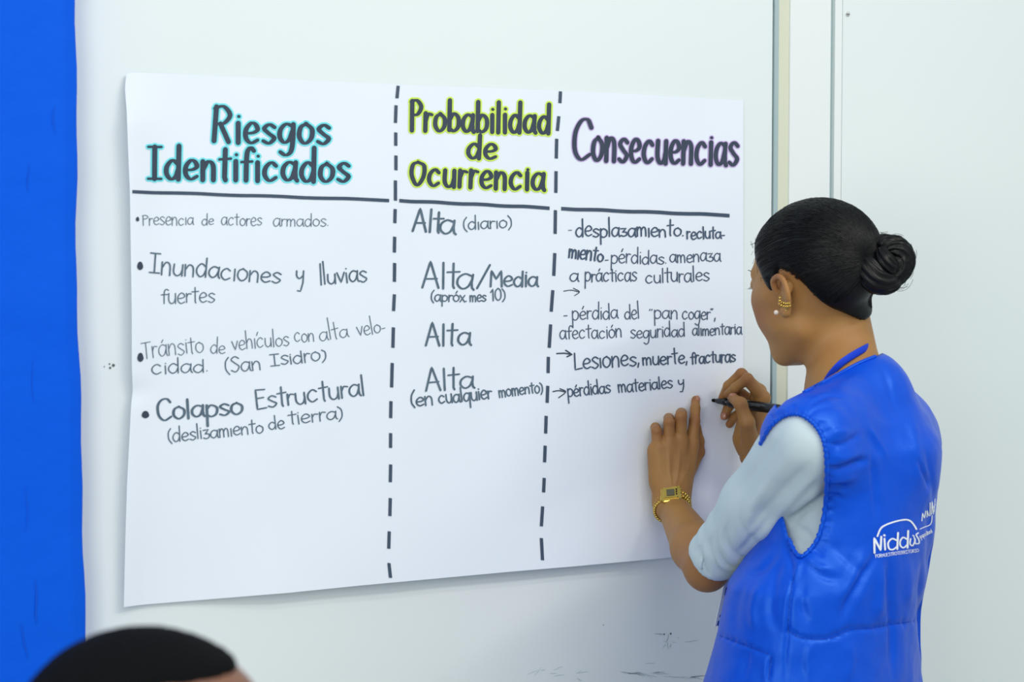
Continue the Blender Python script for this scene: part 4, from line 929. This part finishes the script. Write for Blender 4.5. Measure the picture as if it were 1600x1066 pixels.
# marker pen ------------------------------------------------------
mk = empty('marker_pen', NIB, label='black permanent marker held by the right hand over the paper', cat='marker')
PX = unit(np.cross(PD, Z)); PZ = np.cross(PX, PD)
def lathe(prof, n=20):
    V = []; F = []
    for s, r in prof:
        for j in range(n): a = 2*math.pi*j/n; V.append(NIB+PD*s+(PX*math.cos(a)+PZ*math.sin(a))*r)
    k = len(prof)
    for i in range(k-1):
        for j in range(n): F.append((i*n+j, i*n+(j+1) % n, (i+1)*n+(j+1) % n, (i+1)*n+j))
    F += [tuple(range(n-1, -1, -1)), tuple(range((k-1)*n, k*n))]; return V, F
obj('nib', *lathe([(0, .0012), (.001, .0026), (.008, .0028), (.009, .0028)], 8), M['felt'], mk, False)
obj('nib_collar', *lathe([(.008, .0030), (.012, .0042), (.022, .0048), (.0225, .0054), (.034, .0056)]), M['black'], mk)
obj('barrel', *lathe([(.034, .0060), (.036, .0072), (.040, .0076), (.128, .0078), (.133, .0072), (.134, .003)]), M['black'], mk)
dv = -fH+Z*.25; A0_ = math.atan2(dv@PZ, dv@PX)
for kk, (h0, s0, s1) in enumerate([(.25, .062, .108), (.02, .060, .112), (-.18, .062, .100)]):
    mb = MB(); R = random.Random(kk); s = s0
    while s < s1:
        L = R.uniform(.0010, .0022); q = []
        for ss in (s, s+L):
            for da in (-.045, .045):
                a = A0_+h0+da; q.append(NIB+PD*ss+(PX*math.cos(a)+PZ*math.sin(a))*.00785)
        mb.add(q, [(0, 1, 3, 2)]); s += L+.0006
    mb.build('printed_text', M['print'], mk, False)
# trousers and shoes ----------------------------------------------
def tr(X): return np.maximum(np.maximum(legs(X, .010), X[..., 2]-.97), .075-X[..., 2])
lo, hi = bb([HIPL, HIPR, AL, AR], .13); lo[2] = .04; V, Q = nets(tr, lo, hi, .012); obj('trousers', V, Q, M['trouser'], person)
for A_ in (AL, AR):
    hx = np.array([A_[0], A_[1], 0]); f = lambda X: np.maximum(smin(smin(ell(X, hx+TA*.06+Z*.035, np.array([TA, SA, Z]), (.13, .046, .04)), ell(X, hx-TA*.01+Z*.05, np.array([TA, SA, Z]), (.055, .042, .06)), .03), ell(X, hx+TA*.05+Z*.01, np.array([TA, SA, Z]), (.13, .048, .03)), .01), .001-X[..., 2])
    V, Q = nets(f, hx-.2, hx+.25, .006); obj('shoe', V, Q, M['shoe'], person)
# ---------------------------------------------------------------- seated person in the foreground
GC = P(243, 1227, 1.36); gf = unit(.93*rH-.36*fH); gl = unit(np.cross(Z, gf)); GAX = np.array([gf, gl, Z])
def g_(f, l, u): return GC+gf*f+gl*l+Z*u
def ghead(X):
    d = ell(X, g_(-.008, 0, .020), GAX, (.099, .079, .088)); d = smin(d, ell(X, g_(.022, 0, -.025), GAX, (.072, .068, .09)), .02)
    d = smin(d, ell(X, g_(.036, 0, -.072), GAX, (.050, .052, .045)), .025); d = smin(d, rcone(X, g_(.076, 0, -.106), g_(.08, 0, -.10), .015, .016), .02)
    d = smin(d, rcone(X, g_(.086, 0, .010), g_(.110, 0, -.030), .007, .011), .01)
    for s in (1, -1):
        d = -smin(-d, ell(X, g_(.096, s*.032, .004), GAX, (.014, .016, .011)), .012); d = smin(d, ell(X, g_(.076, s*.032, .004), GAX, (.012, .013, .011)), .004)
        d = smin(d, rcone(X, g_(.086, s*.012, .022), g_(.066, s*.046, .018), .008, .007), .012)
        d = smin(d, ell(X, g_(-.012, s*.080, -.012), GAX, (.016, .008, .030)), .006)
        d = smin(d, rcone(X, g_(.094, s*.012, -.034), g_(.098, s*.012, -.034), .008, .007), .006)
    d = smin(d, rcone(X, g_(.088, -.018, -.062), g_(.088, .018, -.062), .007, .007), .006)
    d = smin(d, rcone(X, g_(-.03, 0, -.07), g_(-.05, 0, -.17), .056, .060), .02)
    return d
gz = GC[2]
SG = [g_(-.06, .19, -.24), g_(-.06, -.19, -.24)]; HG = [g_(-.12, .09, -.70), g_(-.12, -.09, -.70)]
KG = [g_(.33, .12, -.69), g_(.33, -.12, -.69)]; FG = [np.array([*g_(.30, .12, 0)[:2], .09]), np.array([*g_(.30, -.12, 0)[:2], .09])]
def gbody(X):
    d = rcone(X, SG[0], SG[1], .058, .058); d = smin(d, ell(X, g_(-.07, 0, -.36), GAX, (.11, .17, .20)), .04); d = smin(d, ell(X, g_(-.10, 0, -.58), GAX, (.11, .16, .18)), .04)
    d = smin(d, rcone(X, g_(-.05, 0, -.16), g_(-.05, 0, -.22), .060, .08), .03)
    for s, S_ in zip((1, -1), SG):
        e = g_(-.02, s*.22, -.50); h = g_(.20, s*.13, -.60); d = smin(d, rcone(X, S_, e, .050, .040), .02); d = smin(d, rcone(X, e, h, .038, .028), .015)
    return d
def glegs(X):
    d = rcone(X, HG[0], HG[1], .09, .09)
    for i in (0, 1): d = smin(d, chain(X, [HG[i], KG[i], FG[i]], (.085, .06, .045), .03), .03)
    return d
gp = empty('person', np.array([GC[0], GC[1], 0]), label='blurred foreground person with short black hair, only the top of the head in view', cat='person')
lo, hi = bb([g_(.12, 0, 0), g_(-.12, 0, 0), g_(0, .1, 0), g_(0, -.1, 0), g_(0, 0, .115), g_(0, 0, -.2)], .02)
p1 = nets(ghead, lo, hi, .004); hands = []
def ghand(s):
    h = g_(.20, s*.13, -.60)
    def f(X):
        d = rcone(X, h, h+gf*.05-Z*.01, .026, .024)
        for k in range(4): o = (k-1.5)*.018; d = smin(d, chain(X, [h+gf*.05+gl*o-Z*.01, h+gf*(.095-.006*abs(k-1.5))+gl*o*1.1-Z*.015, h+gf*(.125-.008*abs(k-1.5))+gl*o*1.1-Z*.026], (.0095, .0085, .007), .003), .004)
        return smin(d, chain(X, [h+gf*.01-gl*s*.02, h+gf*.05-gl*s*.045-Z*.008, h+gf*.08-gl*s*.05-Z*.016], (.013, .010, .008), .003), .006)
    return f, h
VV = [p1[0]]; QQ = [p1[1]]; n = len(p1[0])
for s in (1, -1):
    f, h = ghand(s); a, b = nets(f, h-.16, h+.16, .004); VV.append(a); QQ.append(b+n); n += len(a)

def ghair(X):
    q = (X-GC.astype(np.float32))@GAX.T.astype(np.float32); b = np.interp(q[..., 0], [-.2, -.09, -.05, -.025, -.01, .0, .015, .03, .2], [-.06, -.06, -.03, .01, .04, .064, .076, .081, .085]); s = np.clip((q[..., 2]-b)/.012+.3, 0, 1)
    return ghead(X)-(-.004+.008*s).astype(np.float32)
V, Q = nets(ghair, lo, hi, .0035); q = (V-GC)@GAX.T; keep = q[:, 2] > -.07; Q = Q[keep[Q].all(1)]; V = V+vnormals(V, Q)*(.0008*nz3(V, 220, 5))[:, None]; obj('hair', V, Q, M['hair2'], gp)
lo, hi = bb(SG+HG+[g_(.2, .26, -.6), g_(.2, -.26, -.6)], .12); V, Q = nets(lambda X: np.minimum(gbody(X), glegs(X))+.014, lo, hi, .012); VV.append(V); QQ.append(Q+n); obj('body', np.concatenate(VV), np.concatenate(QQ), M['skin2'], gp)
lo, hi = bb(SG+HG+[g_(.2, .26, -.6), g_(.2, -.26, -.6)], .12); V, Q = nets(lambda X: np.maximum(gbody(X), -rcone(X, g_(-.03, 0, -.02), g_(-.05, 0, -.17), .062, .064)), lo, hi, .010); obj('sweater', V, Q, M['grey'], gp)
lo, hi = bb(HG+KG+FG, .11); V, Q = nets(glegs, lo, hi, .012); obj('trousers', V, Q, M['trouser'], gp)
for p in FG:
    hx = np.array([p[0], p[1], 0]); f = lambda X: np.maximum(smin(ell(X, hx+gf*.06+Z*.03, GAX, (.14, .05, .045)), ell(X, hx+Z*.05, GAX, (.06, .045, .07)), .03), .001-X[..., 2]); V, Q = nets(f, hx-.25, hx+.25, .007); obj('shoe', V, Q, M['black'], gp)
sz = float(HG[0][2])-.095; ch = empty('chair', np.array([GC[0], GC[1], 0]), label='grey plastic chair under the seated foreground person', cat='chair')
cb = g_(-.02, 0, 0); cb[2] = sz
def obox(name, f0, f1, l0, l1, z0, z1, m, par, bev=.008):
    V = [np.array([*(cb+gf*f+gl*l)[:2], z]) for f in (f0, f1) for l in (l0, l1) for z in (z0, z1)]; _, F = box_vf(0, 1, 0, 1, 0, 1); o = obj(name, V, F, m, par); md = o.modifiers.new('b', 'BEVEL'); md.width = bev; md.segments = 3; return o
obox('seat', -.24, .20, -.21, .21, sz-.03, sz, M['chairp'], ch, .012); obox('backrest', -.27, -.245, -.20, .20, sz+.18, sz+.42, M['chairp'], ch, .010)
for f in (-.22, .18):
    for l in (-.19, .19): obox('leg', f-.012, f+.012, l-.012, l+.012, 0, sz-.03, M['steel'], ch, .004)
for l in (-.19, .19): obox('back_post', -.262, -.242, l-.012, l+.012, sz-.02, sz+.40, M['steel'], ch, .004)
